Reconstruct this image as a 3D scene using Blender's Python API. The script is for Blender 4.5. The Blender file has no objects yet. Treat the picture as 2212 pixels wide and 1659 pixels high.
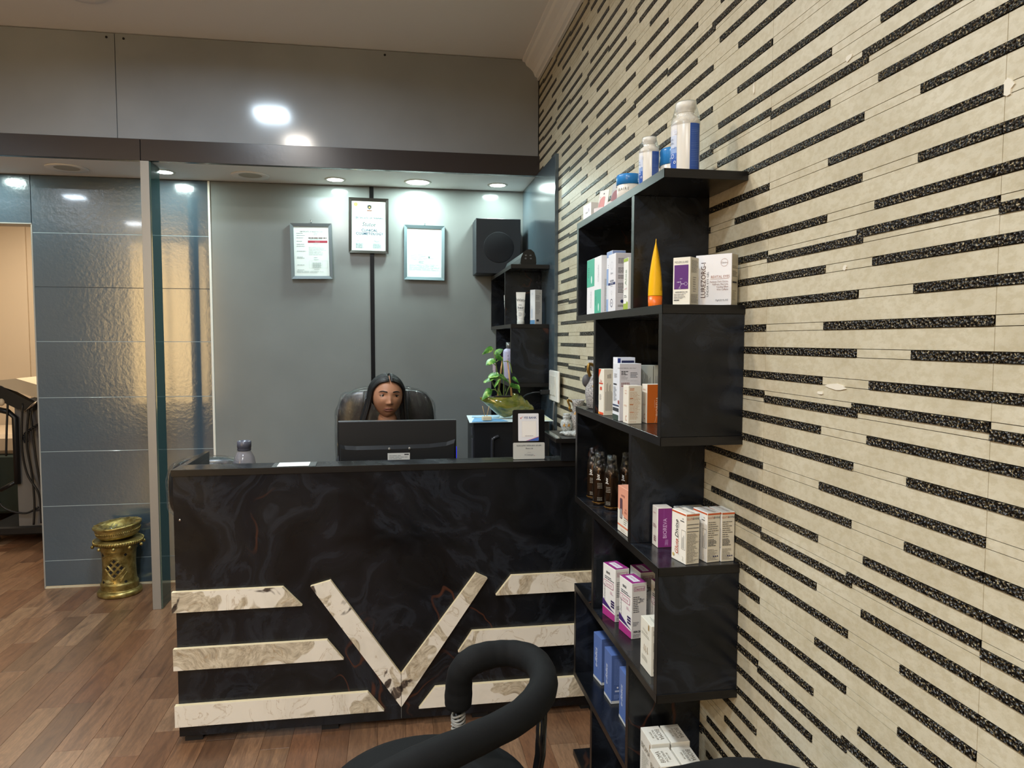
import bpy, bmesh, math, random
from mathutils import Vector, Matrix
S = bpy.context.scene
COL = S.collection
rnd = random.Random(7)
R = math.radians

# ------------------------------------------------------------------ camera
cam_d = bpy.data.cameras.new('camera'); cam = bpy.data.objects.new('camera', cam_d); COL.objects.link(cam)
yaw, pitch, roll = 0.1593740, 0.0614671, 0.0022246
f = Vector((math.sin(yaw)*math.cos(pitch), math.cos(yaw)*math.cos(pitch), -math.sin(pitch)))
r = Vector((math.cos(yaw), -math.sin(yaw), 0)); u = r.cross(f)
r2 = r*math.cos(roll)+u*math.sin(roll); u2 = -r*math.sin(roll)+u*math.cos(roll)
cam.matrix_world = Matrix(((r2.x, u2.x, -f.x, 0), (r2.y, u2.y, -f.y, 0), (r2.z, u2.z, -f.z, 1.42), (0, 0, 0, 1)))
cam_d.sensor_width = 36; cam_d.lens = 36*1550/2212; cam_d.clip_start = 0.02; cam_d.clip_end = 60
S.camera = cam

# ------------------------------------------------------------------ world, exposure, lights
S.view_settings.view_transform = 'Standard'; S.view_settings.look = 'None'
S.view_settings.gamma = 1.0; S.view_settings.use_curve_mapping = False
S.view_settings.exposure = 0.37
W = bpy.data.worlds.new('world'); S.world = W; W.use_nodes = True
W.node_tree.nodes['Background'].inputs[0].default_value = (0.75, 0.8, 0.9, 1)
W.node_tree.nodes['Background'].inputs[1].default_value = 0.15

def area(name, loc, size, power, col, shape='DISK', rot=(0, 0, 0), spread=170):
    l = bpy.data.lights.new(name, 'AREA'); l.shape = shape; l.size = size; l.energy = power; l.color = col
    l.spread = R(spread)
    if shape == 'RECTANGLE': l.size_y = size
    o = bpy.data.objects.new(name, l); o.location = loc; o.rotation_euler = rot; COL.objects.link(o); return o
COOL = (0.70, 0.86, 1.0); WARM = (1.0, 0.93, 0.85); GREEN = (0.80, 1.0, 0.94); NEUT = (0.88, 0.94, 1.0)
# ceiling panels of the room, then added fill panels (x, y, colour, watt)
CEIL = [(-0.82, 2.78, COOL, 22, .20), (-0.74, 2.07, WARM, 20, .16), (-0.79, 0.40, COOL, 24, .20), (-0.72, -0.95, WARM, 40, .16),
        (-3.4, 2.0, COOL, 18, .18), (-3.4, 0.3, COOL, 18, .20), (-3.4, -1.5, NEUT, 18, .20), (-0.75, -1.9, NEUT, 26, .20)]  # left row and rearmost panel: unseen lights added for fill
SOFFIT = [(-1.235, 4.19, 3.2, .045), (-0.335, 4.225, 3.4, .045), (0.127, 4.215, 7.5, .065), (0.59, 4.215, 3.4, .045), (-2.15, 4.19, 3.2, .045)]

# ------------------------------------------------------------------ helpers
def lin(c):
    if isinstance(c, str):
        c = c.lstrip('#'); c = [int(c[i:i+2], 16)/255 for i in (0, 2, 4)]
    return tuple((x/12.92 if x <= .04045 else ((x+.055)/1.055)**2.4) for x in c[:3]) + (1,)

MATS = {}
def pm(name, col, rough=.5, metal=0., spec=.5, coat=0., emit=0., alpha=1., trans=0., ior=1.45, coat_rough=.05):
    if name in MATS: return MATS[name]
    m = bpy.data.materials.new(name); m.use_nodes = True; b = m.node_tree.nodes['Principled BSDF']
    b.inputs['Base Color'].default_value = lin(col); b.inputs['Roughness'].default_value = rough
    b.inputs['Metallic'].default_value = metal; b.inputs['Specular IOR Level'].default_value = spec
    b.inputs['Coat Weight'].default_value = coat; b.inputs['Coat Roughness'].default_value = coat_rough
    b.inputs['Transmission Weight'].default_value = trans; b.inputs['IOR'].default_value = ior
    b.inputs['Alpha'].default_value = alpha
    if emit: b.inputs['Emission Color'].default_value = lin(col); b.inputs['Emission Strength'].default_value = emit
    MATS[name] = m; return m
class NT:
    def __init__(s, m): s.t = m.node_tree; s.n = s.t.nodes; s.b = s.n['Principled BSDF']
    def new(s, ty, **k):
        o = s.n.new(ty)
        for a, v in k.items(): setattr(o, a, v)
        return o
    def link(s, a, b): s.t.links.new(a, b)
    def pos(s, scale=(1, 1, 1), obj=False):
        mp = s.new('ShaderNodeMapping'); mp.inputs['Scale'].default_value = scale
        if obj: c = s.new('ShaderNodeTexCoord').outputs['Object']
        else: c = s.new('ShaderNodeNewGeometry').outputs['Position']
        s.link(c, mp.inputs['Vector']); return mp.outputs[0]
    def noise(s, vec, scale, detail=4, rough=.5, dist=0.):
        n = s.new('ShaderNodeTexNoise'); n.inputs['Scale'].default_value = scale; n.inputs['Detail'].default_value = detail
        n.inputs['Roughness'].default_value = rough; n.inputs['Distortion'].default_value = dist
        s.link(vec, n.inputs['Vector']); return n.outputs['Fac']
    def ramp(s, fac, stops):
        n = s.new('ShaderNodeValToRGB'); e = n.color_ramp.elements
        while len(e) < len(stops): e.new(.5)
        for i, (p, c) in enumerate(stops): e[i].position = p; e[i].color = lin(c) if not isinstance(c, (int, float)) else (c, c, c, 1)
        s.link(fac, n.inputs[0]); return n.outputs[0]
    def mix(s, fac, a, b, bt='MIX'):
        n = s.new('ShaderNodeMix', data_type='RGBA', blend_type=bt)
        for i, v in ((0, fac), (6, a), (7, b)):
            if isinstance(v, (int, float)): n.inputs[i].default_value = v
            elif isinstance(v, tuple): n.inputs[i].default_value = v
            else: s.link(v, n.inputs[i])
        return n.outputs[2]
    def math(s, op, a, b=0.):
        n = s.new('ShaderNodeMath', operation=op)
        for i, v in enumerate((a, b)):
            if isinstance(v, (int, float)): n.inputs[i].default_value = v
            else: s.link(v, n.inputs[i])
        return n.outputs[0]
    def bump(s, h, strength=.3, dist=.002):
        n = s.new('ShaderNodeBump'); n.inputs['Strength'].default_value = strength; n.inputs['Distance'].default_value = dist
        s.link(h, n.inputs['Height']); s.link(n.outputs[0], s.b.inputs['Normal'])

class MB:
    """collects geometry of ONE object"""
    def __init__(s): s.v = []; s.f = []; s.m = []; s.sm = []
    def add(s, vs, fs, mi=0, smooth=False):
        o = len(s.v); s.v += [tuple(v) for v in vs]; s.f += [tuple(i+o for i in q) for q in fs]
        s.m += [mi]*len(fs); s.sm += [smooth]*len(fs)
    def box(s, x0, y0, z0, x1, y1, z1, mi=0, M=None, bev=0.):
        if bev > 0 and min(x1-x0, y1-y0, z1-z0) > 2.2*bev:
            vs = []; b = bev
            for (x, sx) in ((x0, 1), (x1, -1)):
                for (y, sy) in ((y0, 1), (y1, -1)):
                    for (z, sz) in ((z0, 1), (z1, -1)):
                        vs += [(x+sx*b, y+sy*b, z), (x+sx*b, y, z+sz*b), (x, y+sy*b, z+sz*b)]
            bm = bmesh.new(); bv = [bm.verts.new(v) for v in vs]
            bmesh.ops.convex_hull(bm, input=bv); bmesh.ops.dissolve_limit(bm, angle_limit=.01, verts=bm.verts, edges=bm.edges)
            bm.verts.index_update(); vs = [v.co.copy() for v in bm.verts]; fs = [[v.index for v in q.verts] for q in bm.faces]; bm.free()
        else:
            vs = [(x, y, z) for x in (x0, x1) for y in (y0, y1) for z in (z0, z1)]
            fs = [(0, 1, 3, 2), (4, 6, 7, 5), (0, 4, 5, 1), (2, 3, 7, 6), (0, 2, 6, 4), (1, 5, 7, 3)]
        if M: vs = [M @ Vector(v) for v in vs]
        s.add(vs, fs, mi)
    def prism(s, pts, axis, a, b, mi=0):
        """polygon in the plane normal to axis, extruded from a to b"""
        n = len(pts)
        def P(p, t): return {'x': (t, p[0], p[1]), 'y': (p[0], t, p[1]), 'z': (p[0], p[1], t)}[axis]
        vs = [P(p, a) for p in pts]+[P(p, b) for p in pts]
        fs = [tuple(range(n))[::-1], tuple(range(n, 2*n))]+[(i, (i+1) % n, n+(i+1) % n, n+i) for i in range(n)]
        s.add(vs, fs, mi)
    def tube(s, path, rad, n=10, mi=0, smooth=True, caps=True, flat=1., closed=False, up=None):
        P = [Vector(p) for p in path]; N = len(P)
        rr = rad if isinstance(rad, (list, tuple)) else [rad]*N
        vs = []; prev = None
        for i, p in enumerate(P):
            t = (P[min(i+1, N-1)]-P[max(i-1, 0)])
            if closed: t = P[(i+1) % N]-P[i-1]
            t.normalize()
            if prev is None:
                a = Vector(up) if up else (Vector((0, 0, 1)) if abs(t.z) < .9 else Vector((1, 0, 0)))
                x = t.cross(a).normalized()
            else: x = (prev-t*prev.dot(t)).normalized()
            prev = x; y = t.cross(x)
            for k in range(n):
                q = 2*math.pi*k/n; vs.append(p+x*math.cos(q)*rr[i]+y*math.sin(q)*rr[i]*flat)
        fs = []
        for i in range(N if closed else N-1):
            j = (i+1) % N
            for k in range(n): fs.append((i*n+k, i*n+(k+1) % n, j*n+(k+1) % n, j*n+k))
        if caps and not closed: fs += [tuple(range(n))[::-1], tuple(range((N-1)*n, N*n))]
        s.add(vs, fs, mi, smooth)
    def lathe(s, prof, c=(0, 0, 0), n=28, mi=0, smooth=True, M=None, sx=1., sy=1., caps=True):
        vs = []; N = len(prof)
        for (rr, z) in prof:
            for k in range(n):
                q = 2*math.pi*k/n; v = Vector((rr*math.cos(q)*sx, rr*math.sin(q)*sy, z))
                if M: v = M @ v
                vs.append(v+Vector(c))
        fs = [(i*n+k, i*n+(k+1) % n, (i+1)*n+(k+1) % n, (i+1)*n+k) for i in range(N-1) for k in range(n)]
        if caps and prof[0][0] > 1e-5: fs.append(tuple(range(n))[::-1])
        if caps and prof[-1][0] > 1e-5: fs.append(tuple(range((N-1)*n, N*n)))
        s.add(vs, fs, mi, smooth)
    def ball(s, c, rx, ry=None, rz=None, n=12, mi=0):
        ry = ry or rx; rz = rz or rx; m = max(6, n//2+2)
        vs = [(c[0]+rx*math.sin(math.pi*i/m)*math.cos(2*math.pi*k/n), c[1]+ry*math.sin(math.pi*i/m)*math.sin(2*math.pi*k/n), c[2]+rz*math.cos(math.pi*i/m)) for i in range(m+1) for k in range(n)]
        s.add(vs, [(i*n+k, (i+1)*n+k, (i+1)*n+(k+1) % n, i*n+(k+1) % n) for i in range(m) for k in range(n)], mi, True)
    def build(s, name, mats, parent=None, loc=None, rot=None):
        me = bpy.data.meshes.new(name); me.from_pydata([tuple(v) for v in s.v], [], s.f)
        for m in (mats if isinstance(mats, (list, tuple)) else [mats]): me.materials.append(m)
        me.polygons.foreach_set('material_index', s.m); me.polygons.foreach_set('use_smooth', s.sm)
        me.validate(); me.update()
        bm = bmesh.new(); bm.from_mesh(me); bmesh.ops.remove_doubles(bm, verts=bm.verts, dist=1e-6)
        bmesh.ops.recalc_face_normals(bm, faces=bm.faces); bm.to_mesh(me); bm.free()
        o = bpy.data.objects.new(name, me); COL.objects.link(o)
        if parent: o.parent = parent
        if loc: o.location = loc
        if rot: o.rotation_euler = rot
        return o
def tag(o, label, cat, group=None):
    o['label'] = label; o['category'] = cat
    if group: o['group'] = group
    return o
def thing(name, label, cat, loc=(0, 0, 0), rz=0., group=None):
    o = bpy.data.objects.new(name, None); COL.objects.link(o); o.location = loc; o.rotation_euler = (0, 0, rz)
    o.empty_display_size = .05
    return tag(o, label, cat, group)
def struct(o): o['kind'] = 'structure'; return o
def sempty(name):
    o = bpy.data.objects.new(name, None); COL.objects.link(o); o['kind'] = 'structure'; return o
def arc(cx, cy, rr, a0, a1, n): return [(cx+rr*math.cos(R(a0+(a1-a0)*i/n)), cy+rr*math.sin(R(a0+(a1-a0)*i/n))) for i in range(n+1)]
def rrect(x0, y0, x1, y1, q, n=4):
    return arc(x1-q, y1-q, q, 0, 90, n)+arc(x0+q, y1-q, q, 90, 180, n)+arc(x0+q, y0+q, q, 180, 270, n)+arc(x1-q, y0+q, q, 270, 360, n)
def spline(pts, n=6):
    P = [Vector(p) for p in pts]; out = []
    for i in range(len(P)-1):
        p0 = P[max(i-1, 0)]; p1 = P[i]; p2 = P[i+1]; p3 = P[min(i+2, len(P)-1)]
        for k in range(n):
            t = k/n; out.append(.5*((2*p1)+(p2-p0)*t+(2*p0-5*p1+4*p2-p3)*t*t+(3*p1-p0-3*p2+p3)*t**3))
    out.append(P[-1]); return out
TXT = {}
def text_mesh(s, shear=0., bold=0.):
    key = (s, shear, bold)
    if key not in TXT:
        c = bpy.data.curves.new('t', 'FONT'); c.body = s; c.size = 1; c.resolution_u = 2; c.shear = shear; c.offset = bold
        o = bpy.data.objects.new('t', c); COL.objects.link(o)
        me = bpy.data.meshes.new_from_object(o)
        vs = [v.co.copy() for v in me.vertices]; fs = [tuple(p.vertices) for p in me.polygons]
        bpy.data.objects.remove(o); bpy.data.curves.remove(c); bpy.data.meshes.remove(me)
        w = max([v.x for v in vs] or [0]); TXT[key] = (vs, fs, w)
    return TXT[key]
class Print:
    """flat printing laid on the faces of a body; colours are material slots"""
    def __init__(s): s.mb = MB(); s.cols = []; s.k = 0; s.off = .0003
    def ci(s, c):
        if c not in s.cols: s.cols.append(c)
        return s.cols.index(c)
    def frame(s, O, U, V): s.O = Vector(O); s.U = Vector(U).normalized(); s.V = Vector(V).normalized(); s.N = s.U.cross(s.V); return s
    def P(s, a, b): return s.O+s.U*a+s.V*b+s.N*(s.off+s.k*.00006)
    def poly(s, pts, c): s.k += 1; s.mb.add([s.P(*p) for p in pts], [tuple(range(len(pts)))], s.ci(c))
    def rect(s, a0, b0, a1, b1, c): s.poly([(a0, b0), (a1, b0), (a1, b1), (a0, b1)], c)
    def frame_rect(s, a0, b0, a1, b1, t, c):
        for q in ((a0, b0, a1, b0+t), (a0, b1-t, a1, b1), (a0, b0, a0+t, b1), (a1-t, b0, a1, b1)): s.rect(*q, c)
    def disc(s, a, b, rr, c, n=16, ry=None): s.poly([(a+rr*math.cos(2*math.pi*i/n), b+(ry or rr)*math.sin(2*math.pi*i/n)) for i in range(n)], c)
    def ring(s, a, b, rr, t, c, n=20):
        s.k += 1; vs = []
        for i in range(n):
            q = 2*math.pi*i/n; vs += [s.P(a+rr*math.cos(q), b+rr*math.sin(q)), s.P(a+(rr-t)*math.cos(q), b+(rr-t)*math.sin(q))]
        s.mb.add(vs, [(2*i, 2*((i+1) % n), 2*((i+1) % n)+1, 2*i+1) for i in range(n)], s.ci(c))
    def text(s, t, a, b, size, c, rot=0, align='C', shear=0., sx=1., bold=0.):
        vs, fs, w = text_mesh(t, shear, bold); s.k += 1; q = R(rot); w *= sx
        dx = {'C': -w/2, 'L': 0, 'R': -w}[align]
        out = []
        for v in vs:
            x = (v.x*sx+dx)*size; y = (v.y-.35)*size
            out.append(s.P(a+x*math.cos(q)-y*math.sin(q), b+x*math.sin(q)+y*math.cos(q)))
        s.mb.add(out, fs, s.ci(c))
    def lines(s, a0, b0, a1, b1, n, c, t=.35, rag=.4, vert=False):
        s.k += 1; rg = random.Random(int((a0+b0*7)*1e5)+n)
        for i in range(n):
            if vert:
                w = (a1-a0)/n; x = a0+w*i; L = (b1-b0)*(1-rag*rg.random()); q = [(x, b0), (x+w*t, b0), (x+w*t, b0+L), (x, b0+L)]
                s.mb.add([s.P(*p) for p in q], [(0, 1, 2, 3)], s.ci(c))
            else:
                h = (b1-b0)/n; y = b1-h*(i+1); x = a0; xe = a0+(a1-a0)*(1-rag*rg.random())
                while x < xe-1e-5:
                    wd = min(xe-x, (a1-a0)*(.12+.2*rg.random())); q = [(x, y), (x+wd*.88, y), (x+wd*.88, y+h*t), (x, y+h*t)]
                    s.mb.add([s.P(*p) for p in q], [(0, 1, 2, 3)], s.ci(c)); x += wd
    def build(s, parent, name='print'):
        if s.mb.v: return s.mb.build(name, [pm('ink_'+c, c, .5) for c in s.cols], parent)

# ------------------------------------------------------------------ materials
def m_marble_black():
    m = pm('black_marble_laminate', '#141518', .22, spec=.45); t = NT(m); p = t.pos((1, 1, 1))
    warp = t.new('ShaderNodeTexNoise'); warp.inputs['Scale'].default_value = 1.6; warp.inputs['Detail'].default_value = 3; t.link(p, warp.inputs['Vector'])
    add = t.new('ShaderNodeVectorMath', operation='MULTIPLY_ADD'); add.inputs[1].default_value = (1.3, 1.3, 1.3)
    t.link(warp.outputs['Color'], add.inputs[0]); t.link(p, add.inputs[2]); q = add.outputs[0]
    a = t.noise(q, 3.2, 9, .62, .8)
    base = t.ramp(a, [(.3, '#070709'), (.44, '#0f1114'), (.52, '#16181d'), (.57, '#21252c'), (.62, '#111317'), (.75, '#1b1e24')])
    v = t.noise(q, 1.5, 3, .5, .3); band = t.math('ABSOLUTE', t.math('SUBTRACT', v, .5))
    vein = t.ramp(band, [(0, 1.), (.004, .7), (.008, 0.)])
    msk = t.ramp(t.noise(p, 1.9, 2, .5), [(.56, 0.), (.63, 1.)])
    fac = t.math('MULTIPLY', vein, msk)
    t.link(t.mix(fac, base, lin('#4a2c20')), t.b.inputs['Base Color'])
    rr = t.ramp(t.noise(q, 6, 5), [(.3, .16), (.7, .34)]); t.link(rr, t.b.inputs['Roughness'])
    t.bump(a, .25, .0015)
    return m
M_BLK = m_marble_black()
def m_edge():
    m = pm('dark_edge_band', '#1d1a19', .35); t = NT(m); p = t.pos((4, 4, 90))
    t.link(t.ramp(t.noise(p, 3, 3), [(.3, '#0c0b0b'), (.7, '#191614')]), t.b.inputs['Base Color']); return m
M_EDGE = m_edge()
def m_letters():
    m = pm('cream_marble', '#d8cfbd', .3); t = NT(m); p = t.pos((1, 1, 1))
    warp = t.new('ShaderNodeTexNoise'); warp.inputs['Scale'].default_value = 4; t.link(p, warp.inputs['Vector'])
    add = t.new('ShaderNodeVectorMath', operation='MULTIPLY_ADD'); add.inputs[1].default_value = (.5, .5, .5)
    t.link(warp.outputs['Color'], add.inputs[0]); t.link(p, add.inputs[2]); q = add.outputs[0]
    c = t.ramp(t.noise(q, 7, 6, .6), [(.3, '#d6d1c4'), (.5, '#e2ddd1'), (.75, '#e5e1d6')])
    pt = t.ramp(t.noise(q, 4.2, 3, .5), [(.52, 0.), (.535, .85)]); tan = t.ramp(t.noise(q, 40, 6, .7), [(.35, '#84765f'), (.5, '#b3a78f'), (.62, '#cfc6b0')])
    c = t.mix(pt, c, tan)
    pd = t.ramp(t.noise(t.pos((1, 1, 1)), 4.6, 4, .6, .5), [(.625, 0.), (.645, 1.)]); dk = t.ramp(t.noise(q, 60, 5, .7), [(.35, '#2a2422'), (.6, '#5c5149'), (.75, '#a89b88')])
    c = t.mix(pd, c, dk)
    vn = t.ramp(t.math('ABSOLUTE', t.math('SUBTRACT', t.noise(q, 5, 5, .6, 1.), .5)), [(0, .5), (.004, .25), (.01, 0.)])
    c = t.mix(vn, c, lin('#9a7d52')); t.link(c, t.b.inputs['Base Color']); return m
M_CRM = m_letters()
M_CRME = pm('cream_cut_edge', '#e3d6b2', .6)
def m_tile():
    m = pm('cream_stone_tile', '#d3c9ae', .48, spec=.4); t = NT(m); p = t.pos((1, 1, 1.6))
    a = t.noise(p, 7, 6, .6); b = t.noise(p, 60, 6, .65)
    c = t.ramp(a, [(.3, '#bab096'), (.5, '#c5bca3'), (.7, '#cdc5ae')])
    c = t.mix(t.ramp(b, [(.42, .3), (.55, 0.)]), c, lin('#a3946f')); t.link(c, t.b.inputs['Base Color'])
    t.bump(t.mix(.5, a, b), .45, .0022); return m
M_TILE = m_tile()
M_GROUT = pm('tile_joint', '#8e7f5e', .8)
def m_glitter():
    m = pm('black_rough_mosaic', '#16130f', .3, spec=.6); t = NT(m); p = t.pos((1, 1, 1))
    a = t.noise(p, 240, 3, .7)
    v = t.new('ShaderNodeTexVoronoi'); v.inputs['Scale'].default_value = 190; t.link(p, v.inputs['Vector'])
    t.link(t.ramp(a, [(.42, '#0a0908'), (.56, '#1e1a14'), (.62, '#8a7a58'), (.7, '#c9bd9a')]), t.b.inputs['Base Color'])
    t.bump(v.outputs['Distance'], 1., .006); return m
M_GLIT = m_glitter()
def m_wood():
    m = pm('floor_planks', '#8a6e57', .34, spec=.42); t = NT(m)
    g = t.new('ShaderNodeNewGeometry'); oi = t.new('ShaderNodeObjectInfo')
    rn = t.math('FRACT', t.math('ADD', g.outputs['Random Per Island'], oi.outputs['Random']))
    p = g.outputs['Position']; off = t.new('ShaderNodeCombineXYZ'); t.link(t.math('MULTIPLY', rn, 37.), off.inputs[0]); t.link(t.math('MULTIPLY', rn, 91.), off.inputs[1])
    ad = t.new('ShaderNodeVectorMath', operation='ADD'); t.link(p, ad.inputs[0]); t.link(off.outputs[0], ad.inputs[1])
    mp = t.new('ShaderNodeMapping'); mp.inputs['Scale'].default_value = (7, .9, 1); t.link(ad.outputs[0], mp.inputs[0]); q = mp.outputs[0]
    tone = t.ramp(rn, [(0, '#7c6654'), (.16, '#957e69'), (.3, '#80634e'), (.44, '#6a5545'), (.6, '#8f7862'), (.72, '#7f604b'), (.88, '#9a846f')])
    gr = t.noise(q, 3.2, 7, .62, 1.2); wv = t.ramp(gr, [(.26, '#463527'), (.42, '#8a7561'), (.56, '#ab9680'), (.7, '#7f6854'), (.85, '#4e3b2e')])
    c = t.mix(.8, tone, wv, 'OVERLAY'); fine = t.noise(q, 26, 4, .7, .2)
    c = t.mix(t.ramp(fine, [(.35, .45), (.6, 0.)]), c, lin('#4b362a')); t.link(c, t.b.inputs['Base Color'])
    t.bump(fine, .12, .001); return m
M_WOOD = m_wood()
M_CEIL = pm('ceiling_paint', '#ebe8e4', .7)
def m_laminate(name, col, rough, bumpy, bs, coat=0.):
    m = pm(name, col, rough, spec=.95 if 'blue' in name else .5, coat=coat); t = NT(m); p = t.pos((1, 1, 1))
    t.link(t.ramp(t.noise(p, 1.5, 4), [(.3, tuple(x*.93 for x in hexf(col))), (.7, tuple(min(1, x*1.05) for x in hexf(col)))]), t.b.inputs['Base Color'])
    if bumpy: t.bump(t.mix(.6, t.noise(p, bs, 3), t.noise(p, bs*5, 4, .6)), bumpy, .004)
    return m
def hexf(h): h = h.lstrip('#'); return tuple(int(h[i:i+2], 16)/255 for i in (0, 2, 4))
M_GREY = m_laminate('grey_gloss_laminate', '#767a79', .13, .03, 3)
M_HEAD = m_laminate('header_grey_laminate', '#838689', .13, .02, 2)
M_BLUE = m_laminate('slate_blue_laminate', '#3f4d57', .17, .3, 9, .55)
M_BLUS = m_laminate('slate_blue_side_panel', '#46545c', .2, .1, 10)
M_BAND = m_laminate('dark_brown_band', '#2f2a2a', .25, .1, 9)
M_WHITE = pm('white_paint', '#d9d6cc', .6)
M_BEIGE = pm('beige_wall_paint', '#c8b79f', .7)
M_ALU = pm('brushed_aluminium', '#8d8b87', .4, metal=.35)
M_CHROME = pm('chrome', '#d0d0d0', .12, metal=1.)
M_BP = pm('black_plastic', '#17181a', .38)
M_BPG = pm('black_gloss_plastic', '#0d0d0e', .15)
M_BLKF = pm('black_fabric', '#151617', .85, spec=.3)
M_DARK = pm('dark_recess', '#08080a', .6)
M_PAPER = pm('paper_white', '#e8ebea', .6)
M_WPLA = pm('white_plastic', '#e2e0d8', .35)
def glassy(name, col, rough=.03, ior=1.45):
    m = pm(name, col, rough, trans=1., ior=ior); return m
def film(name, col=(.9, .97, 1.), fac=.03, bs=18.):
    """thin clear wrap: mostly see-through with crinkled highlights"""
    if name in MATS: return MATS[name]
    m = bpy.data.materials.new(name); m.use_nodes = True; nt = m.node_tree; nt.nodes.remove(nt.nodes['Principled BSDF'])
    out = nt.nodes['Material Output']; tr = nt.nodes.new('ShaderNodeBsdfTransparent'); gl = nt.nodes.new('ShaderNodeBsdfGlossy'); gl.inputs['Roughness'].default_value = .08
    gl.inputs['Color'].default_value = (*col, 1); mx = nt.nodes.new('ShaderNodeMixShader'); fr = nt.nodes.new('ShaderNodeFresnel'); fr.inputs[0].default_value = 1.5
    mth = nt.nodes.new('ShaderNodeMath'); mth.operation = 'MULTIPLY_ADD'; mth.inputs[1].default_value = .55; mth.inputs[2].default_value = fac; nt.links.new(fr.outputs[0], mth.inputs[0])
    n = nt.nodes.new('ShaderNodeTexNoise'); n.inputs['Scale'].default_value = bs; n.inputs['Detail'].default_value = 5; n.inputs['Distortion'].default_value = 1.5
    g = nt.nodes.new('ShaderNodeNewGeometry'); mp = nt.nodes.new('ShaderNodeMapping'); mp.inputs['Scale'].default_value = (1.6, 1.6, .5)
    nt.links.new(g.outputs['Position'], mp.inputs[0]); nt.links.new(mp.outputs[0], n.inputs['Vector'])
    b = nt.nodes.new('ShaderNodeBump'); b.inputs['Strength'].default_value = 1.; b.inputs['Distance'].default_value = .02
    nt.links.new(n.outputs['Fac'], b.inputs['Height']); nt.links.new(b.outputs[0], gl.inputs['Normal']); nt.links.new(b.outputs[0], fr.inputs['Normal'])
    nt.links.new(mth.outputs[0], mx.inputs[0]); nt.links.new(tr.outputs[0], mx.inputs[1]); nt.links.new(gl.outputs[0], mx.inputs[2]); nt.links.new(mx.outputs[0], out.inputs[0])
    MATS[name] = m; return m
M_FILM = film('clear_plastic_wrap')

# ------------------------------------------------------------------ room shell
XL, XW, YR, YB, YH, ZC, ZS = -4.6, .79, -2.6, 4.38, 3.96, 2.95, 2.323
b = MB(); b.box(XL-.1, YR-.1, -.12, XW+.1, 7.1, -.007); floor = struct(b.build('floor', pm('floor_underlay', '#4a3a2d', .7)))
# planks run away from the camera in 10 cm strips
def plank_mesh(L, w=.0994):
    b = MB(); b.box(-w/2, 0, -.008, w/2, L, 0, bev=.0006); return b
PL = {}
rest = MB(); nvis = 0; prn = random.Random(11)
x = -1.128-.1*34
while x < XW-.04:
    y = YR+prn.random()*.3-.3
    while y < 6.98:
        L = prn.choice((.4, .46, .54, .62, .72, .85)); y1 = min(y+L, 7.0)
        cx = x
        vis = (y1 > 2.25 and cx > -2.35 and y < 4.4 and cx < .62 and not (cx > -.7 and y > 2.75)) or (y > 4.2 and -3.4 < cx < -1.9) or (1.6 < y1 < 2.76 and -.3 < cx < .6)
        if y1-y > .05:
            w = .0994; x0, x1 = max(cx-w/2, XL), min(cx+w/2, XW)
            if vis and nvis < 300 and abs(y1-y-L) < 1e-6:
                if L not in PL:
                    o = plank_mesh(L-.0006).build('plank', M_WOOD, floor); PL[L] = o.data
                else:
                    o = bpy.data.objects.new('plank', PL[L]); COL.objects.link(o); o.parent = floor
                o.location = (cx, y, 0); nvis += 1
            else: rest.box(x0, y, -.008, x1, y1-.0006, 0)
        y = y1 if y1-y > .001 else y+1
    x += .1
o = rest.build('planks', M_WOOD, floor); o['kind'] = 'stuff'

b = MB(); b.box(XL-.1, YR-.1, ZC, XW+.1, YH+.1, ZC+.1); ceil = struct(b.build('ceiling', M_CEIL))
b = MB(); b.box(XL-.1, YR-.15, -.1, XL, YB+.1, ZC+.1); struct(b.build('wall_left', pm('grey_wall_paint', '#77777a', .5)))
# rear wall behind the camera with a big lit glass opening
b = MB()
b.box(XL, YR-.12, 0, -3.9, YR, ZC); b.box(-2.75, YR-.12, 0, XW, YR, ZC); b.box(-3.9, YR-.12, 0, -2.75, YR, .42); b.box(-3.9, YR-.12, 2.88, -2.75, YR, ZC)
struct(b.build('wall_rear', MATS['grey_wall_paint']))
win = sempty('window_1')
b = MB(); b.box(-3.9, YR-.08, .42, -2.75, YR-.06, 2.88); M_GLOW = pm('lit_frosted_glass', '#ffd692', .6, emit=8.5); b.build('pane', M_GLOW, win)
b = MB()
for q in ((-3.9, .42, -3.85, 2.88), (-2.8, .42, -2.75, 2.88), (-3.85, .42, -2.8, .47), (-3.85, 2.83, -2.8, 2.88), (-3.35, .47, -3.3, 2.83)): b.box(q[0], YR-.06, q[1], q[2], YR+.01, q[3])
b.build('frame', M_ALU, win)

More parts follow.
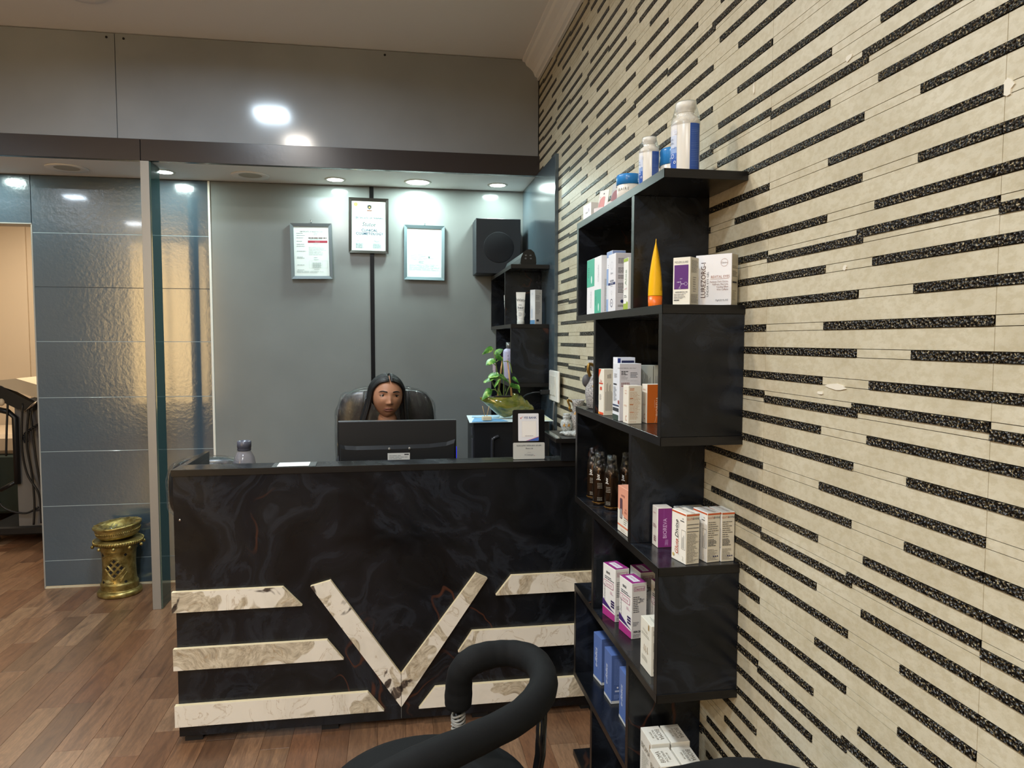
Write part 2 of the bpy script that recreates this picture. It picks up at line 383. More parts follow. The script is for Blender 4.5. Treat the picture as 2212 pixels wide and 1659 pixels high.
# right wall: waterjet tiles 0.6 x 0.3 with black rough inlays
b = MB(); b.box(XW+.004, YR-.1, -.1, XW+.14, YB+.12, ZC+.1); wr = struct(b.build('wall_right', M_GROUT))
ROWS = [(.1645, [(.212, .6)]), (.2135, [(0, .311), (.445, .6)]), (.2665, [(0, .212), (.347, .6)]), (.0595, [(0, .212), (.346, .6)]), (.1115, [(0, .311), (.445, .6)])]
HS = .0075
def tile_pieces():
    cream, black = [], []
    g = .0007
    bands = sorted([(z-HS, z+HS, segs) for z, segs in ROWS]+[(0., .025, 'step')])
    z = 0.
    for z0, z1, segs in bands:
        if z0 > z: cream.append((0, z, .6, z0))
        z = z1
        if segs == 'step':
            # high strip 0..0.015 on the right, low strip 0.010..0.025 on the left (z measured down from the tile top)
            cream += [(0, z0, .303, .010), (.318, .015, .6, z1)]
            black.append([(0, .010), (.303, .010), (.303, .0005), (.5993, .0005), (.5993, .015), (.318, .015), (.318, .025), (0, .025)])
        else:
            u0 = 0.
            for a, c in segs:
                if a > u0: cream.append((u0, z0, a, z1))
                black.append([(a, z0), (c, z0), (c, z1), (a, z1)]); u0 = c
            if u0 < .6: cream.append((u0, z0, .6, z1))
    cream.append((0, z, .6, .3))
    return cream, black
CREAM, BLACK = tile_pieces()
b = MB(); g = .00055
for (a, z0, c, z1) in CREAM: b.box(0, -(c-g), -(z1-g), .01, -(a+g), -(z0+g))
tile0 = b.build('tile', M_TILE, wr)
strips = []
for poly in BLACK:
    b = MB(); P = poly
    if len(P) == 4: b.box(-.0022, -(P[1][0]-.0008), -(P[2][1]-.0006), .01, -(P[0][0]+.0008), -(P[0][1]+.0006))
    else: b.prism([(-p[0], -p[1]) for p in P], 'x', -.0022, .01)
    strips.append(b)
SM = []
tiles = [(4.443-.6*i, .1115+.3*k) for i in range(0, 12) for k in range(0, 11)]
first = True; cnt = 0; srest = MB(); tob = []
for (y0, zt) in tiles:
    zlo = zt-.3
    o = tile0 if first else bpy.data.objects.new('tile', tile0.data)
    if not first: COL.objects.link(o); o.parent = wr
    o.location = (XW-.004, y0, zt); first = False; tob.append((y0, zt, o))
def seen(y0, zt):
    yc = y0-.3; 
    if yc < .55 or yc > 4.1: return 1e9
    d = Vector((XW, yc, zt-.15))-cam.location; x = d.dot(r2)/d.dot(f); yy = -d.dot(u2)/d.dot(f)
    if x > .74 or abs(yy) > .56: return 1e9
    return d.length
for (y0, zt, t) in sorted(tob, key=lambda q: seen(q[0], q[1])):
    for j, sb in enumerate(strips):
        if cnt < 300:
            if len(SM) <= j:
                s = sb.build('black_strip', M_GLIT, t); SM.append(s.data)
            else:
                s = bpy.data.objects.new('black_strip', SM[j]); COL.objects.link(s); s.parent = t
            cnt += 1
        else:
            o0 = Vector(t.location); srest.add([Vector(v)+o0 for v in sb.v], sb.f)
o = srest.build('black_strips', M_GLIT, wr); o['kind'] = 'stuff'
PATCH = [(1.178, 1.914, .012, .007), (1.172, 1.549, .006, .005), (1.19, 1.336, .04, .006), (1.235, 1.322, .012, .004), (.84, 1.747, .012, .014), (1.519, 1.975, .004, .014)]
M_PATCH = pm('plaster_patch', '#ddd6c4', .8); pr_ = random.Random(8)
for y, z, a_, c_ in PATCH:
    b = MB(); n = 11; pp = [(y+a_*math.cos(6.283*k/n)*pr_.uniform(.6, 1.1), z+c_*math.sin(6.283*k/n)*pr_.uniform(.5, 1.1)) for k in range(n)]; b.prism(pp, 'x', XW-.0058, XW-.0035); b.build('plaster_patch', M_PATCH, wr)
# ceiling cornice along the right wall
b = MB(); pr = [(XW-.004, ZC), (XW-.1, ZC), (XW-.1, ZC-.012), (XW-.085, ZC-.018), (XW-.078, ZC-.034), (XW-.055, ZC-.05), (XW-.04, ZC-.066), (XW-.03, ZC-.09), (XW-.018, ZC-.096), (XW-.018, ZC-.11), (XW-.004, ZC-.11)]
b.prism(pr, 'y', YR, YH, 0); struct(b.build('trim_1', M_CEIL))

# ------------------------------------------------------------------ dropped header, soffit and back wall
hd = sempty('wall_header')
b = MB(); b.box(XL, YH+.012, 2.43, XW, YH+.1, ZC); b.build('core', M_DARK, hd)
for x0, x1 in ((-4.4, -2.8), (-2.797, -1.384), (-1.381, XW-.01)):
    b = MB(); b.box(x0, YH, 2.432, x1, YH+.012, ZC-.004, bev=.0006); b.build('panel', M_HEAD, hd)
for x, z in ((-1.42, 2.925), (-1.34, 2.923), (-.05, 2.925)):
    b = MB(); b.lathe([(.006, 0), (.006, .002)], (0, 0, 0), 10, M=Matrix.Rotation(R(90), 4, 'X')); b.build('screw', M_DARK, hd, (x, YH-.0003, z))
for x0, x1 in ((-4.4, -1.275), (-1.272, XW-.004)):
    b = MB(); b.box(x0, YH-.012, ZS, x1, YH+.02, 2.43, bev=.001); b.build('band', M_BAND, hd)
b = MB(); b.box(XL, YH+.02, ZS, XW, YB+.05, ZS+.1); struct(b.build('ceiling_soffit', M_CEIL))
wb = sempty('wall_back')
b = MB(); b.box(-1.985, YB+.01, 0, XW+.1, YB+.1, ZS+.05); b.box(-2.95, YB+.01, 2.055, -1.985, YB+.1, ZS+.05); b.box(XL, YB+.01, 0, -2.95, YB+.1, ZS+.05); b.build('backing', M_DARK, wb)
for x0, x1 in ((-1.058+.012, -.148), (-.132, XW-.004)):
    b = MB(); b.box(x0, YB, .004, x1, YB+.01, ZS-.003, bev=.0006); b.build('panel', M_GREY, wb)
b = MB(); b.box(-.152, YB-.004, 0, -.128, YB+.002, ZS-.002, bev=.001); b.build('joint_strip', M_BPG, wb)
b = MB(); b.box(-1.058, YB-.006, 0, -1.046, YB+.008, ZS-.002, bev=.001); b.build('white_bead', M_WHITE, wb)
zs = [.012, .158, .472, .784, 1.09, 1.405, 1.708, 2.007, ZS-.003]
for z0, z1 in zip(zs[:-1], zs[1:]):
    b = MB(); b.box(-1.984, YB, z0+.0012, -1.059, YB+.01, z1-.0012, bev=.0006); b.build('blue_panel', M_BLUE, wb)
for z in zs[1:-1]:
    b = MB(); b.box(-1.984, YB+.0006, z-.0014, -1.059, YB+.004, z+.0014); b.build('joint_filler', pm('joint_pale', '#9fb0b4', .5) if z != 1.708 else M_DARK, wb)
b = MB(); b.box(-2.95, YB, 2.058, -1.987, YB+.01, ZS-.003, bev=.0006); b.build('blue_panel', M_BLUE, wb)
for z0, z1 in ((.01, .78), (.783, 1.55), (1.553, ZS-.003)):
    b = MB(); b.box(-4.4, YB, z0, -2.955, YB+.01, z1, bev=.0006); b.build('blue_panel', M_BLUE, wb)
b = MB(); b.box(-1.984, YB+.001, 0, -1.06, YB+.008, .012); b.box(-1.984, YB-.006, 0, -1.06, YB+.001, .006, 0); struct(b.build('baseboard_back', pm('caulk', '#b8ab92', .7)))
b = MB(); b.box(-2.95, YB-.004, 2.052, -1.985, YB+.11, 2.058); b.box(-1.99, YB-.002, 0, -1.983, YB+.11, 2.055); b.box(-2.957, YB-.002, 0, -2.95, YB+.11, 2.055); struct(b.build('door_1', pm('door_lining', '#8d8a84', .4)))
# slate panel covering the end of the right wall
b = MB(); b.box(XW-.022, 3.47, 0, XW-.004, YB-.001, 2.325, bev=.0008); struct(b.build('wall_side', M_BLUS))
# light metal post with glass edge
p = thing('glass_partition_post', 'slim grey metal post with a greenish glass edge running floor to soffit', 'post', (-1.245, 3.955, 0))
b = MB(); b.box(-.03, -.012, 0, .012, .012, ZS-.002, bev=.001); b.build('channel', M_ALU, p)
b = MB(); b.box(.0125, -.008, .002, .019, .13, ZS-.004); b.build('glass', pm('glass_edge', '#35504d', .08, trans=.2, ior=1.5), p)
b = MB(); b.box(-.004, .0125, .002, .0118, .125, ZS-.004); b.build('backing_strip', pm('post_return', '#55656a', .3), p)

# room beyond the doorway
b = MB(); b.box(-3.75, YB+.1, 0, -3.65, 6.75, 2.6); b.box(-3.75, 6.65, 0, -1.2, 6.75, 2.6); b.box(-1.4, YB+.1, 0, -1.3, 6.75, 2.6); struct(b.build('wall_far_room', M_BEIGE))
b = MB(); b.box(-3.75, YB+.1, 2.6, -1.3, 6.75, 2.7); struct(b.build('ceiling_far_room', M_CEIL))
b = MB(); b.box(-3.65, 6.63, 0, -1.4, 6.65, .1, bev=.002); struct(b.build('baseboard_far_room', pm('dark_skirting', '#241d1a', .5)))
b = MB(); b.box(-3.08, 6.632, .1, -3.06, 6.652, 2.6); struct(b.build('trim_2', M_BEIGE))

# ------------------------------------------------------------------ lamps
M_LC = pm('lit_diffuser_cool', '#f2fbff', .5, emit=14); M_LW = pm('lit_diffuser_warm', '#ffe2b0', .5, emit=14)
LC_LAB = {0: 'square cool white ceiling panel light nearest the header, seen mirrored in it', 1: 'round warm ceiling light mirrored at the lower edge of the grey header'}
def lamp_square(i, x, y, col, w, s):
    t = thing('ceiling_light', LC_LAB.get(i, 'recessed ceiling light out of frame, number %s in the list, fifth onwards added as fill' % ('first second third fourth fifth sixth seventh eighth'.split()[i])), 'ceiling light', (x, y, ZC))
    b = MB(); h = s/2
    for q in ((-h-.012, -h-.012, h+.012, -h), (-h-.012, h, h+.012, h+.012), (-h-.012, -h, -h, h), (h, -h, h+.012, h)): b.box(q[0], q[1], -.012, q[2], q[3], -.0005)
    b.build('frame', M_WHITE, t)
    b = MB(); b.box(-h, -h, -.008, h, h, -.001); b.build('diffuser', M_LW if col is WARM else M_LC, t)
    a = area('lamp_glow', (0, 0, -.014), s*.96, w, col, 'SQUARE'); a.parent = t
for i, (x, y, c, w, s) in enumerate(CEIL): lamp_square(i, x, y, c, w, s)
DL = ['small lit downlight in the soffit just right of the metal post', 'small lit downlight in the soffit left of the tall middle certificate', 'largest lit downlight in the soffit, above the right certificate', 'rightmost small lit downlight, above the wall speaker', 'small lit downlight over the doorway at the far left']
for i, (x, y, w, s) in enumerate(SOFFIT):
    t = thing('downlight', DL[i], 'downlight', (x, y, ZS), group='lit downlights in the soffit')
    b = MB(); b.lathe([(s, -.004), (s+.012, -.004), (s+.014, -.0005), (s, -.0005), (s, -.004)], n=28, caps=False); b.build('rim', M_WHITE, t)
    b = MB(); b.lathe([(0, -.003), (s, -.003)], n=28, caps=False); b.build('diffuser', pm('lit_diffuser_green', '#effff8', .5, emit=12), t)
    a = area('lamp_glow', (0, 0, -.006), s*1.9, w, GREEN, spread=180); a.parent = t
for x, y, lab in ((-1.715, 4.185, 'unlit round downlight in the soffit left of the metal post'), (-.79, 4.2, 'unlit round downlight in the soffit above the blank grey wall')):
    t = thing('downlight', lab, 'downlight', (x, y, ZS), group='unlit downlights in the soffit')
    b = MB(); b.lathe([(.062, -.002), (.098, -.006), (.102, -.0005), (.062, -.0005)], n=32, caps=False); b.build('rim', M_CEIL, t)
    b = MB(); b.lathe([(0, -.001), (.062, -.001)], n=32, caps=False); b.build('diffuser', pm('unlit_diffuser', '#b9b4a6', .5), t)
t = thing('downlight', 'unlit round cover on the main ceiling at the top left of the photo', 'downlight', (-1.36, 3.53, ZC))
b = MB(); b.lathe([(.07, -.003), (.1, -.007), (.106, -.0005), (.07, -.0005)], n=32, caps=False); b.build('rim', M_CEIL, t)
b = MB(); b.lathe([(0, -.002), (.07, -.002)], n=32, caps=False); b.build('diffuser', M_CEIL, t)
t = thing('ceiling_light', 'warm round ceiling light in the room beyond the doorway', 'ceiling light', (-2.7, 5.6, 2.6))
b = MB(); b.lathe([(0, -.01), (.09, -.01), (.1, -.0005)], n=24); b.build('diffuser', M_LW, t)
a = area('lamp_glow', (0, 0, -.016), .18, 26, (1., .86, .68)); a.parent = t

# ------------------------------------------------------------------ reception desk
D = thing('reception_desk', 'long black marbled reception desk with cream letter strips on its front', 'desk', (0, 2.6, 0))
b = MB(); b.box(-.765, 0, .078, .782, .018, .948, bev=.0006); b.build('front_panel', M_BLK, D)
for x0, x1 in ((-.765, .0064), (.0076, .782)):
    b = MB(); b.box(x0, 0, .022, x1, .018, .0778, bev=.0006); b.build('plinth_panel', M_BLK, D)
b = MB(); b.box(.0066, .002, .024, .0074, .0175, .0775); b.build('joint_filler', M_WHITE, D)
b = MB(); b.box(-.768, -.004, .95, .782, .105, .97, bev=.0008); b.build('top_ledge', M_BLK, D)
b = MB(); b.box(-.7685, -.006, .9485, .782, -.0035, .9705); b.build('edge_band', M_EDGE, D)
b = MB(); b.box(-.765, .0185, .022, -.747, .42, .949); b.box(-.7655, .107, .949, -.7465, .42, .97, bev=.0006); b.build('side_panel', M_BLK, D)
b = MB(); b.box(-.745, .0185, .72, .775, .62, .742, bev=.0006); b.build('worktop', M_BLK, D)
b = MB(); b.box(.31, .6205, .72, .735, .985, .742, bev=.0006); b.build('return_top', M_BLK, D)
b = MB(); b.box(.762, .0185, .022, .78, .62, .72); b.build('side_panel', M_BLK, D)
for fx in (-.72, -.25, .3, .72):
    b = MB(); b.box(fx-.03, .01, 0, fx+.03, .06, .0215); b.box(fx-.022, .02, .0005, fx+.022, .05, .021, 0); b.build('foot', M_BP, D)
b = MB(); b.lathe([(0, .0022), (.0035, .002), (.0045, 0)], (0, 0, 0), 12, M=Matrix.Rotation(R(90), 4, 'X')); b.build('screw', M_CHROME, D, (-.745, -.0002, .795))
for zt, zb in ((.546, .474), (.344, .268), (.141, .065)):
    k = {.546: (-.404, -.339), .344: (-.254, -.197), .141: (-.113, -.055)}[zt]
    b = MB(); P = [(-.774, zb), (k[1], zb+.001), (k[0], zt), (-.774, zt)]; b.prism(P, 'y', -.017, -.0005, 1); b.prism([(p[0], p[1]) for p in P], 'y', -.0185, -.0172, 0); b.build('letter_bar', [M_CRM, M_CRME], D)
    k = {.546: (.415, .357), .344: (.268, .216), .141: (.131, .071)}[zt]
    b = MB(); P = [(k[1], zb), (.782, zb), (.782, zt), (k[0], zt)]; b.prism(P, 'y', -.017, -.0005, 1); b.prism(P, 'y', -.0185, -.0172, 0); b.build('letter_bar', [M_CRM, M_CRME], D)
for P in ([(.0062, .077), (.0062, .2), (-.239, .561), (-.309, .543)], [(.0078, .077), (.325, .54), (.282, .562), (.0078, .2)]):
    b = MB(); b.prism(P, 'y', -.017, -.0005, 1); b.prism(P, 'y', -.0185, -.0172, 0); b.build('letter_stroke', [M_CRM, M_CRME], D)

# small raised box at the right end of the desk
t = thing('counter_riser', 'black box riser with overhanging top on the right end of the desk', 'riser', (.675, 2.67, .9705))
b = MB(); b.box(-.075, -.09, 0, .098, .11, .072, bev=.0006); b.build('body', M_BLK, t)
b = MB(); b.box(-.102, -.12, .0725, .1, .12, .088, bev=.001); b.build('top', M_EDGE, t)
b = MB(); b.box(-.097, -.115, .0882, -.078, .115, .0888); b.build('glass_inlay', pm('dark_glass', '#22302e', .08), t)

# ------------------------------------------------------------------ zigzag shelf units on the right wall
def unit(name, label, y0, y1, x0, x1, group):
    t = thing(name, label, 'shelf', (0, 0, 0), group=group); L = y1-y0; dn, df = y0+.202, y0+.545
    for k in range(7):
        z = .3*k if k else .02
        b = MB(); b.box(x0, y0, z-.02 if k else .0005, x1, y1, z, bev=.0007)
        s = b.build('shelf_board', M_BLK, t)
        b = MB(); b.box(x0-.0012, y0-.0012, z-.0197 if k else .001, x0-.0001, y1, z-.0003); b.box(x0-.0012, y0-.0012, z-.0197 if k else .001, x1, y0-.0001, z-.0003); b.build('edge_band', M_EDGE, s)
    for k in range(6):
        zb = .3*k+.0003 if k else .0205; zt = .3*(k+1)-.0203
        for ya in ((y0+.001, df) if k % 2 == 0 else (y1-.021, dn)):
            b = MB(); b.box(x0+.0005, ya, zb, x1, ya+.02, zt, bev=.0006); s = b.build('upright', M_BLK, t)
            b = MB(); b.box(x0-.0008, ya+.0002, zb, x0+.0004, ya+.0198, zt); b.build('edge_band', M_EDGE, s)
    return t
unit('zigzag_shelf', 'near black marbled zigzag shelf unit standing against the striped wall', 1.538, 2.315, .588, XW-.005, 'black zigzag shelf units')
unit('zigzag_shelf', 'far black zigzag shelf unit behind the desk beside the wall speaker', 3.59, 4.367, .572, XW-.0235, 'black zigzag shelf units')

# ------------------------------------------------------------------ product boxes
def product(label, C, rot, w, d, h, body='#e3e1da', front=None, left=None, top=None, draw=None, name='product_box', cat='box', group=None, bev=.0007, tiltx=0.):
    t = thing(name, label, cat, C, R(rot), group)
    if tiltx: t.rotation_euler = (R(tiltx), 0, R(rot))
    mats = [pm('card_'+body, body, .45)]; b = MB(); b.box(0, 0, 0, w, d, h, bev=bev); o = b.build('carton', mats, t)
    pr = Print()
    F = lambda: pr.frame((0, 0, 0), (1, 0, 0), (0, 0, 1)); Lf = lambda: pr.frame((0, d, 0), (0, -1, 0), (0, 0, 1)); T = lambda: pr.frame((0, 0, h), (1, 0, 0), (0, 1, 0))
    e = .0007
    if front: F().rect(e, e, w-e, h-e, front)
    if left: Lf().rect(e, e, d-e, h-e, left)
    if top: T().rect(e, e, w-e, d-e, top)
    if draw: draw(pr, F, Lf, T, w, d, h)
    pr.build(t)
    return t
INK = '#3a3a40'
# --- shelf 1.8 m : top of the unit
def bottle_white(label, x, y, z, rr, h, group):
    t = thing('bottle', label, 'bottle', (x, y, z), R(-38), group)
    b = MB(); b.lathe([(0, 0), (rr*.86, 0), (rr*.95, h*.015), (rr, h*.07), (rr*1.0, h*.72), (rr*.93, h*.775), (rr*.72, h*.81), (rr*.58, h*.83), (rr*.56, h*.86)], n=36, sy=.72); b.build('body', pm('white_bottle', '#e8e4da', .25), t)
    b = MB(); b.lathe([(rr*.56, h*.862), (rr*.6, h*.865), (rr*.6, h*.9), (rr*.7, h*.905), (rr*.7, h*.985), (rr*.62, h), (0, h)], n=30, sy=.8); b.build('cap', pm('white_cap', '#efece4', .3), t)
    def band(a0, a1, z0, z1, cols, nm, k):
        mb = MB(); n = 12; zz = [z0+(z1-z0)*i/8 for i in range(9)]
        for i in range(8):
            vs = []
            for j in range(n+1):
                q = R(a0+(a1-a0)*j/n)
                for zc in (zz[i], zz[i+1]): vs.append(((rr+k)*math.cos(q), (rr*.72+k)*math.sin(q), zc))
            mb.add(vs, [(2*j, 2*j+2, 2*j+3, 2*j+1) for j in range(n)], min(i*len(cols)//8, len(cols)-1), True)
        return mb.build(nm, [pm('ink_'+c, c, .35) for c in cols], t)
    band(178, 246, h*.11, h*.72, ['#2f57a8', '#4a72bd', '#8ea8d6', '#c9d2e3', '#dcdde2', '#e2e1df'], 'front_label', .0004)
    band(300, 352, h*.1, h*.7, ['#2c4f98'], 'back_label', .0004)
    pr = Print(); pr.off = .0009
    mbs = []
    for i in range(9):
        q = R(306+5*i); 
        pr.frame(((rr)*math.cos(q), (rr*.72)*math.sin(q), h*.15), (-math.sin(q), math.cos(q)*.72, 0), (0, 0, 1)); pr.lines(0, 0, .0011, h*.5, 22, '#7f96c4', rag=.6)
    for q, zz, txt in ((R(214), h*.52, 'ULIN'), (R(214), h*.47, 'WASH')):
        pr.frame((rr*math.cos(q), rr*.72*math.sin(q), zz), (-math.sin(q), math.cos(q)*.72, 0), (0, 0, 1)); pr.text(txt, 0, 0, h*.035, '#3b4a6d')
    for q, zz, r_ in ((200, .25, .09), (226, .3, .05), (238, .22, .035), (232, .42, .03), (240, .6, .04), (204, .18, .05)):
        qq = R(q); pr.frame((rr*math.cos(qq), rr*.72*math.sin(qq), h*zz), (-math.sin(qq), math.cos(qq)*.72, 0), (0, 0, 1)); pr.ring(0, 0, rr*r_*3, rr*.04, '#d8e0f0')
    pr.build(t)
    b = MB(); b.lathe([(rr*1.02, h*.70), (rr*.97, h*.8), (rr*.82, h*.9), (rr*.74, h*.96), (rr*.73, h*1.004), (rr*.4, h*1.008)], n=26, sy=.76); b.build('shrink_wrap', M_FILM, t)
bottle_white('tall white bottle with blue label, rightmost on the top shelf', .681, 1.65, 1.8005, .034, .181, 'white bottles on the top shelf')
bottle_white('shorter white bottle with pale blue label between two blue-lidded jars', .632, 1.762, 1.8005, .0255, .128, 'white bottles on the top shelf')
def jar(label, x, y, rr, h):
    t = thing('jar', label, 'jar', (x, y, 1.8005), R(-20), 'blue-lidded jars on the top shelf')
    b = MB(); b.lathe([(0, 0), (rr*.9, 0), (rr, .004), (rr, h*.56), (rr*.96, h*.58)], n=36); b.build('body', pm('jar_white', '#e6e2d8', .3), t)
    b = MB(); b.lathe([(rr*1.0, h*.58), (rr*1.06, h*.59), (rr*1.06, h*.93), (rr*1.0, h*.99), (rr*.9, h), (0, h)], n=36); b.build('lid', pm('blue_lid', '#2f82c8', .25), t)
    pr = Print()
    for i, ch in enumerate('ULAIRE'):
        q = R(212+i*11); pr.frame((rr*math.cos(q), rr*math.sin(q), h*.38), (-math.sin(q), math.cos(q), 0), (0, 0, 1)); pr.text(ch, 0, 0, rr*.3, '#57544f')
    pr.build(t)
jar('blue-lidded jar between the tall and the shorter white bottle', .691, 1.748, .0325, .098)
jar('blue-lidded jar left of the shorter white bottle, next to the sample cards', .628, 1.905, .033, .066)
def card(label, x, y, h, w, blob, base):
    t = thing('sample_card', label, 'card', (x, y, 1.8005), R(-62), 'sample cards on the top shelf')
    b = MB(); b.prism([(0, 0), (.004, 0), (.016, h), (.0145, h)], 'x', -w/2, w/2) if False else b.box(-w/2, 0, 0, w/2, .0015, h)
    o = b.build('card', pm('card_'+base, base, .5), t); o.rotation_euler = (R(-10), 0, 0)
    pr = Print(); pr.frame((-w/2, 0, 0), (1, 0, 0), (0, 0, 1)); pr.disc(w*.62, h*.42, w*.42, blob, 18, h*.34) if False else pr.poly([(w*.5+w*.48*math.cos(R(a)), h*.4+h*.36*math.sin(R(a))) for a in range(70, 291, 20)], blob)
    pr.disc(w*.5, h*.86, w*.06, INK); pr.lines(w*.1, h*.3, w*.2, h*.8, 9, '#8a8080'); pp = pr.build(t); pp.rotation_euler = (R(-10), 0, 0)
    b = MB(); b.box(-w/2, -.012, 0, w/2, -.0008, h*.3); b.build('pocket', pm('card_#e2dada', '#e2dada', .5), t)
card('pink and white sample card standing left of the shorter jar', .625, 2.165, .082, .04, '#c98a86', '#e0ddd8')
card('grey sample card with dark red blob nearest the left jar', .632, 2.06, .08, .036, '#8e5a5c', '#aeb0ae')
def d_small(p, F, L, T, w, d, h): L(); p.text('dorin', d*.45, h*.5, h*.2, '#777777'); p.disc(d*.72, h*.6, h*.12, '#c9c2cf')
product('small white carton at the far left end of the top shelf', (.606, 2.215, 1.8005), 4, .03, .075, .052, '#efefee', draw=d_small)

# --- shelf 1.5 m
def d_green(top):
    def dr(p, F, L, T, w, d, h):
        L(); g0, g1 = (h*.5, h-.001) if top else (.001, h*.42)
        p.rect(.0008, g0, d-.0008, g1, '#4fb093'); p.poly([(d*.7, g0+(g1-g0)*.2+h*.05*math.sin(a)) if False else (d*.62+d*.07*math.cos(a), (g0*.75+g1*.25)+h*.07*math.sin(a)) for a in [k*.5 for k in range(12)]], '#dff3ea')
        p.lines(d*.15, g0+(g1-g0)*.35, d*.35, g0+(g1-g0)*.75, 6, '#1f6a55'); p.text('Cilande', d*.55, (h*.26 if top else h*.7), h*.1, '#b2b6b8', 90)
        F(); p.lines(w*.25, h*.04, w*.75, h*.6, 26, '#6d7580')
    return dr
product('white carton with green top half, leftmost in the upper cell', (.602, 2.152, 1.5005), 0, .04, .088, .171, '#e8e9ea', draw=d_green(True))
product('white carton with green lower half beside the leftmost green one', (.602, 2.078, 1.5005), 0, .04, .0725, .171, '#e8e9ea', draw=d_green(False))
def d_bluew(p, F, L, T, w, d, h):
    L(); p.rect(.001, h*.9, d-.001, h-.001, '#8fa6cf'); p.rect(.001, 0.001, d-.001, h*.72, '#8ea9d2'); p.rect(.001, h*.22, d*.5, h*.45, '#cfd6df'); p.text('Gl', d*.5, h*.86, h*.06, INK); p.lines(d*.3, h*.74, d*.8, h*.8, 2, INK)
product('tall carton with pale blue sky print, behind the face wash carton', (.614, 2.008, 1.5005), 0, .04, .055, .177, '#e6eaf0', front='#7f92bb', draw=d_bluew)
def d_face(p, F, L, T, w, d, h):
    L(); p.ring(d*.5, h*.8, d*.16, .0006, '#8b8f96'); p.text('Divine', d*.5, h*.67, h*.055, '#7d8088'); p.text('NICOZIONE', d*.5, h*.535, h*.05, '#33365e', sx=.8, bold=.02); p.rect(d*.02, h*.465, d*.98, h*.505, '#23285e'); p.text('FACE WASH', d*.5, h*.485, h*.032, '#e6e6ea')
    p.lines(d*.3, h*.44, d*.8, h*.45, 1, INK); p.ring(d*.5, h*.15, d*.17, .0016, '#2b2d5c'); p.disc(d*.5, h*.15, d*.03, '#2b2d5c'); p.ring(d*.5, h*.33, d*.08, .0006, '#9a9da8')
    F(); p.lines(w*.15, h*.82, w*.8, h*.92, 6, INK); p.lines(w*.15, h*.66, w*.85, h*.76, 6, INK); p.lines(w*.15, h*.56, w*.7, h*.63, 4, INK); p.lines(w*.15, h*.32, w*.6, h*.5, 7, INK); p.disc(w*.4, h*.17, w*.1, '#2b2d5c'); p.lines(w*.15, h*.08, w*.7, h*.12, 2, INK)
product('white face wash carton with navy band in the upper cell', (.601, 1.934, 1.5005), 0, .048, .068, .161, '#e4e3e6', front='#d6d4d8', draw=d_face)
def d_aloe(p, F, L, T, w, d, h):
    L(); p.rect(.001, .001, d-.001, h*.12, '#9fb544'); p.rect(.001, h*.93, d-.001, h-.001, '#9fb544'); p.disc(d*.8, h*.1, d*.2, '#9fb544'); p.text('Aloe', d*.5, h*.62, h*.16, '#8fa389', 90); p.text('fresh gel', d*.5, h*.41, h*.045, '#b04a5c', 8); p.lines(d*.2, h*.24, d*.8, h*.3, 2, INK)
product('narrow white and lime green carton next to the upper divider', (.601, 1.822, 1.5005), 0, .03, .04, .136, '#e7e7e0', draw=d_aloe)
# yellow squeeze tube standing on its orange cap
t = thing('squeeze_tube', 'bright yellow squeeze tube standing on its orange cap', 'tube', (.622, 1.678, 1.5005), R(-25))
b = MB(); n = 28; rings = []
for i in range(15):
    q = i/14; z = .027+q*.131; a = .0175*(1-q)**.0*(1-.12*q); 
    rings.append((a if False else .0172+.001*math.sin(q*3.14)-(0.0), .0165*(1-q**1.9)+.0006, z))
vs = [(rx*math.cos(2*math.pi*k/n)*(1 if False else 1), ry*math.sin(2*math.pi*k/n), z) for rx, ry, z in rings for k in range(n)]
b.add(vs, [(i*n+k, i*n+(k+1) % n, (i+1)*n+(k+1) % n, (i+1)*n+k) for i in range(14) for k in range(n)], 0, True); b.box(-.0175, -.0006, .157, .0175, .0006, .162)
o = b.build('tube_body', pm('yellow_tube', '#f2b705', .35), t); o.rotation_euler = (0, 0, R(96))
b = MB(); b.lathe([(0, 0), (.0158, 0), (.0165, .002), (.0172, .026), (.012, .0265)], n=30); b.build('cap', pm('orange_cap', '#e8701a', .35), t)
pr = Print()
for i in range(5):
    q = R(-55+i*9); pr.frame((.0176*math.cos(q), .0162*math.sin(q), .04), (-math.sin(q), math.cos(q), 0), (-.06, 0, 1)); pr.lines(0, 0, .0022, .085-.004*i, 26, '#5a4406', rag=.3)
pr.build(t)
def d_purple(p, F, L, T, w, d, h):
    L(); p.rect(d*.08, h*.33, d*.9, h*.84, '#5c2a72'); p.text('MOLEKULARE', d*.48, h*.9, h*.065, '#56545a', sx=.78)
    c = '#d8cfe2'; p.ring(d*.76, h*.44, d*.1, .0006, c, 6); p.rect(d*.48, h*.435, d*.66, h*.445, c); p.poly([(d*.44, h*.5), (d*.46, h*.5), (d*.5, h*.43), (d*.48, h*.43)], c); p.poly([(d*.38, h*.36), (d*.4, h*.36), (d*.5, h*.43), (d*.48, h*.43)], c); p.rect(d*.3, h*.475, d*.44, h*.485, c)
    p.text('OH', d*.48, h*.55, h*.035, c); p.text('OH', d*.4, h*.35, h*.035, c); p.text('HO', d*.3, h*.48, h*.035, c)
    p.text('UNDERARM ROLL ON', d*.5, h*.27, h*.034, INK, bold=.02, sx=.85); p.lines(d*.08, h*.13, d*.85, h*.25, 5, '#77757a'); p.lines(d*.08, h*.09, d*.42, h*.115, 1, INK, t=.8)
    F(); p.lines(w*.1, h*.68, w*.92, h*.95, 11, '#6e6a60', rag=.25); p.lines(w*.3, h*.28, w*.7, h*.62, 7, '#8a857a'); p.lines(w*.08, h*.05, w*.92, h*.24, 7, '#6e6a60', rag=.2)
product('cream carton with purple square print on the upper right ledge', (.655, 1.546, 1.5005), 41, .0425, .0425, .1075, '#e9e5d6', front='#c9c3ae', draw=d_purple)
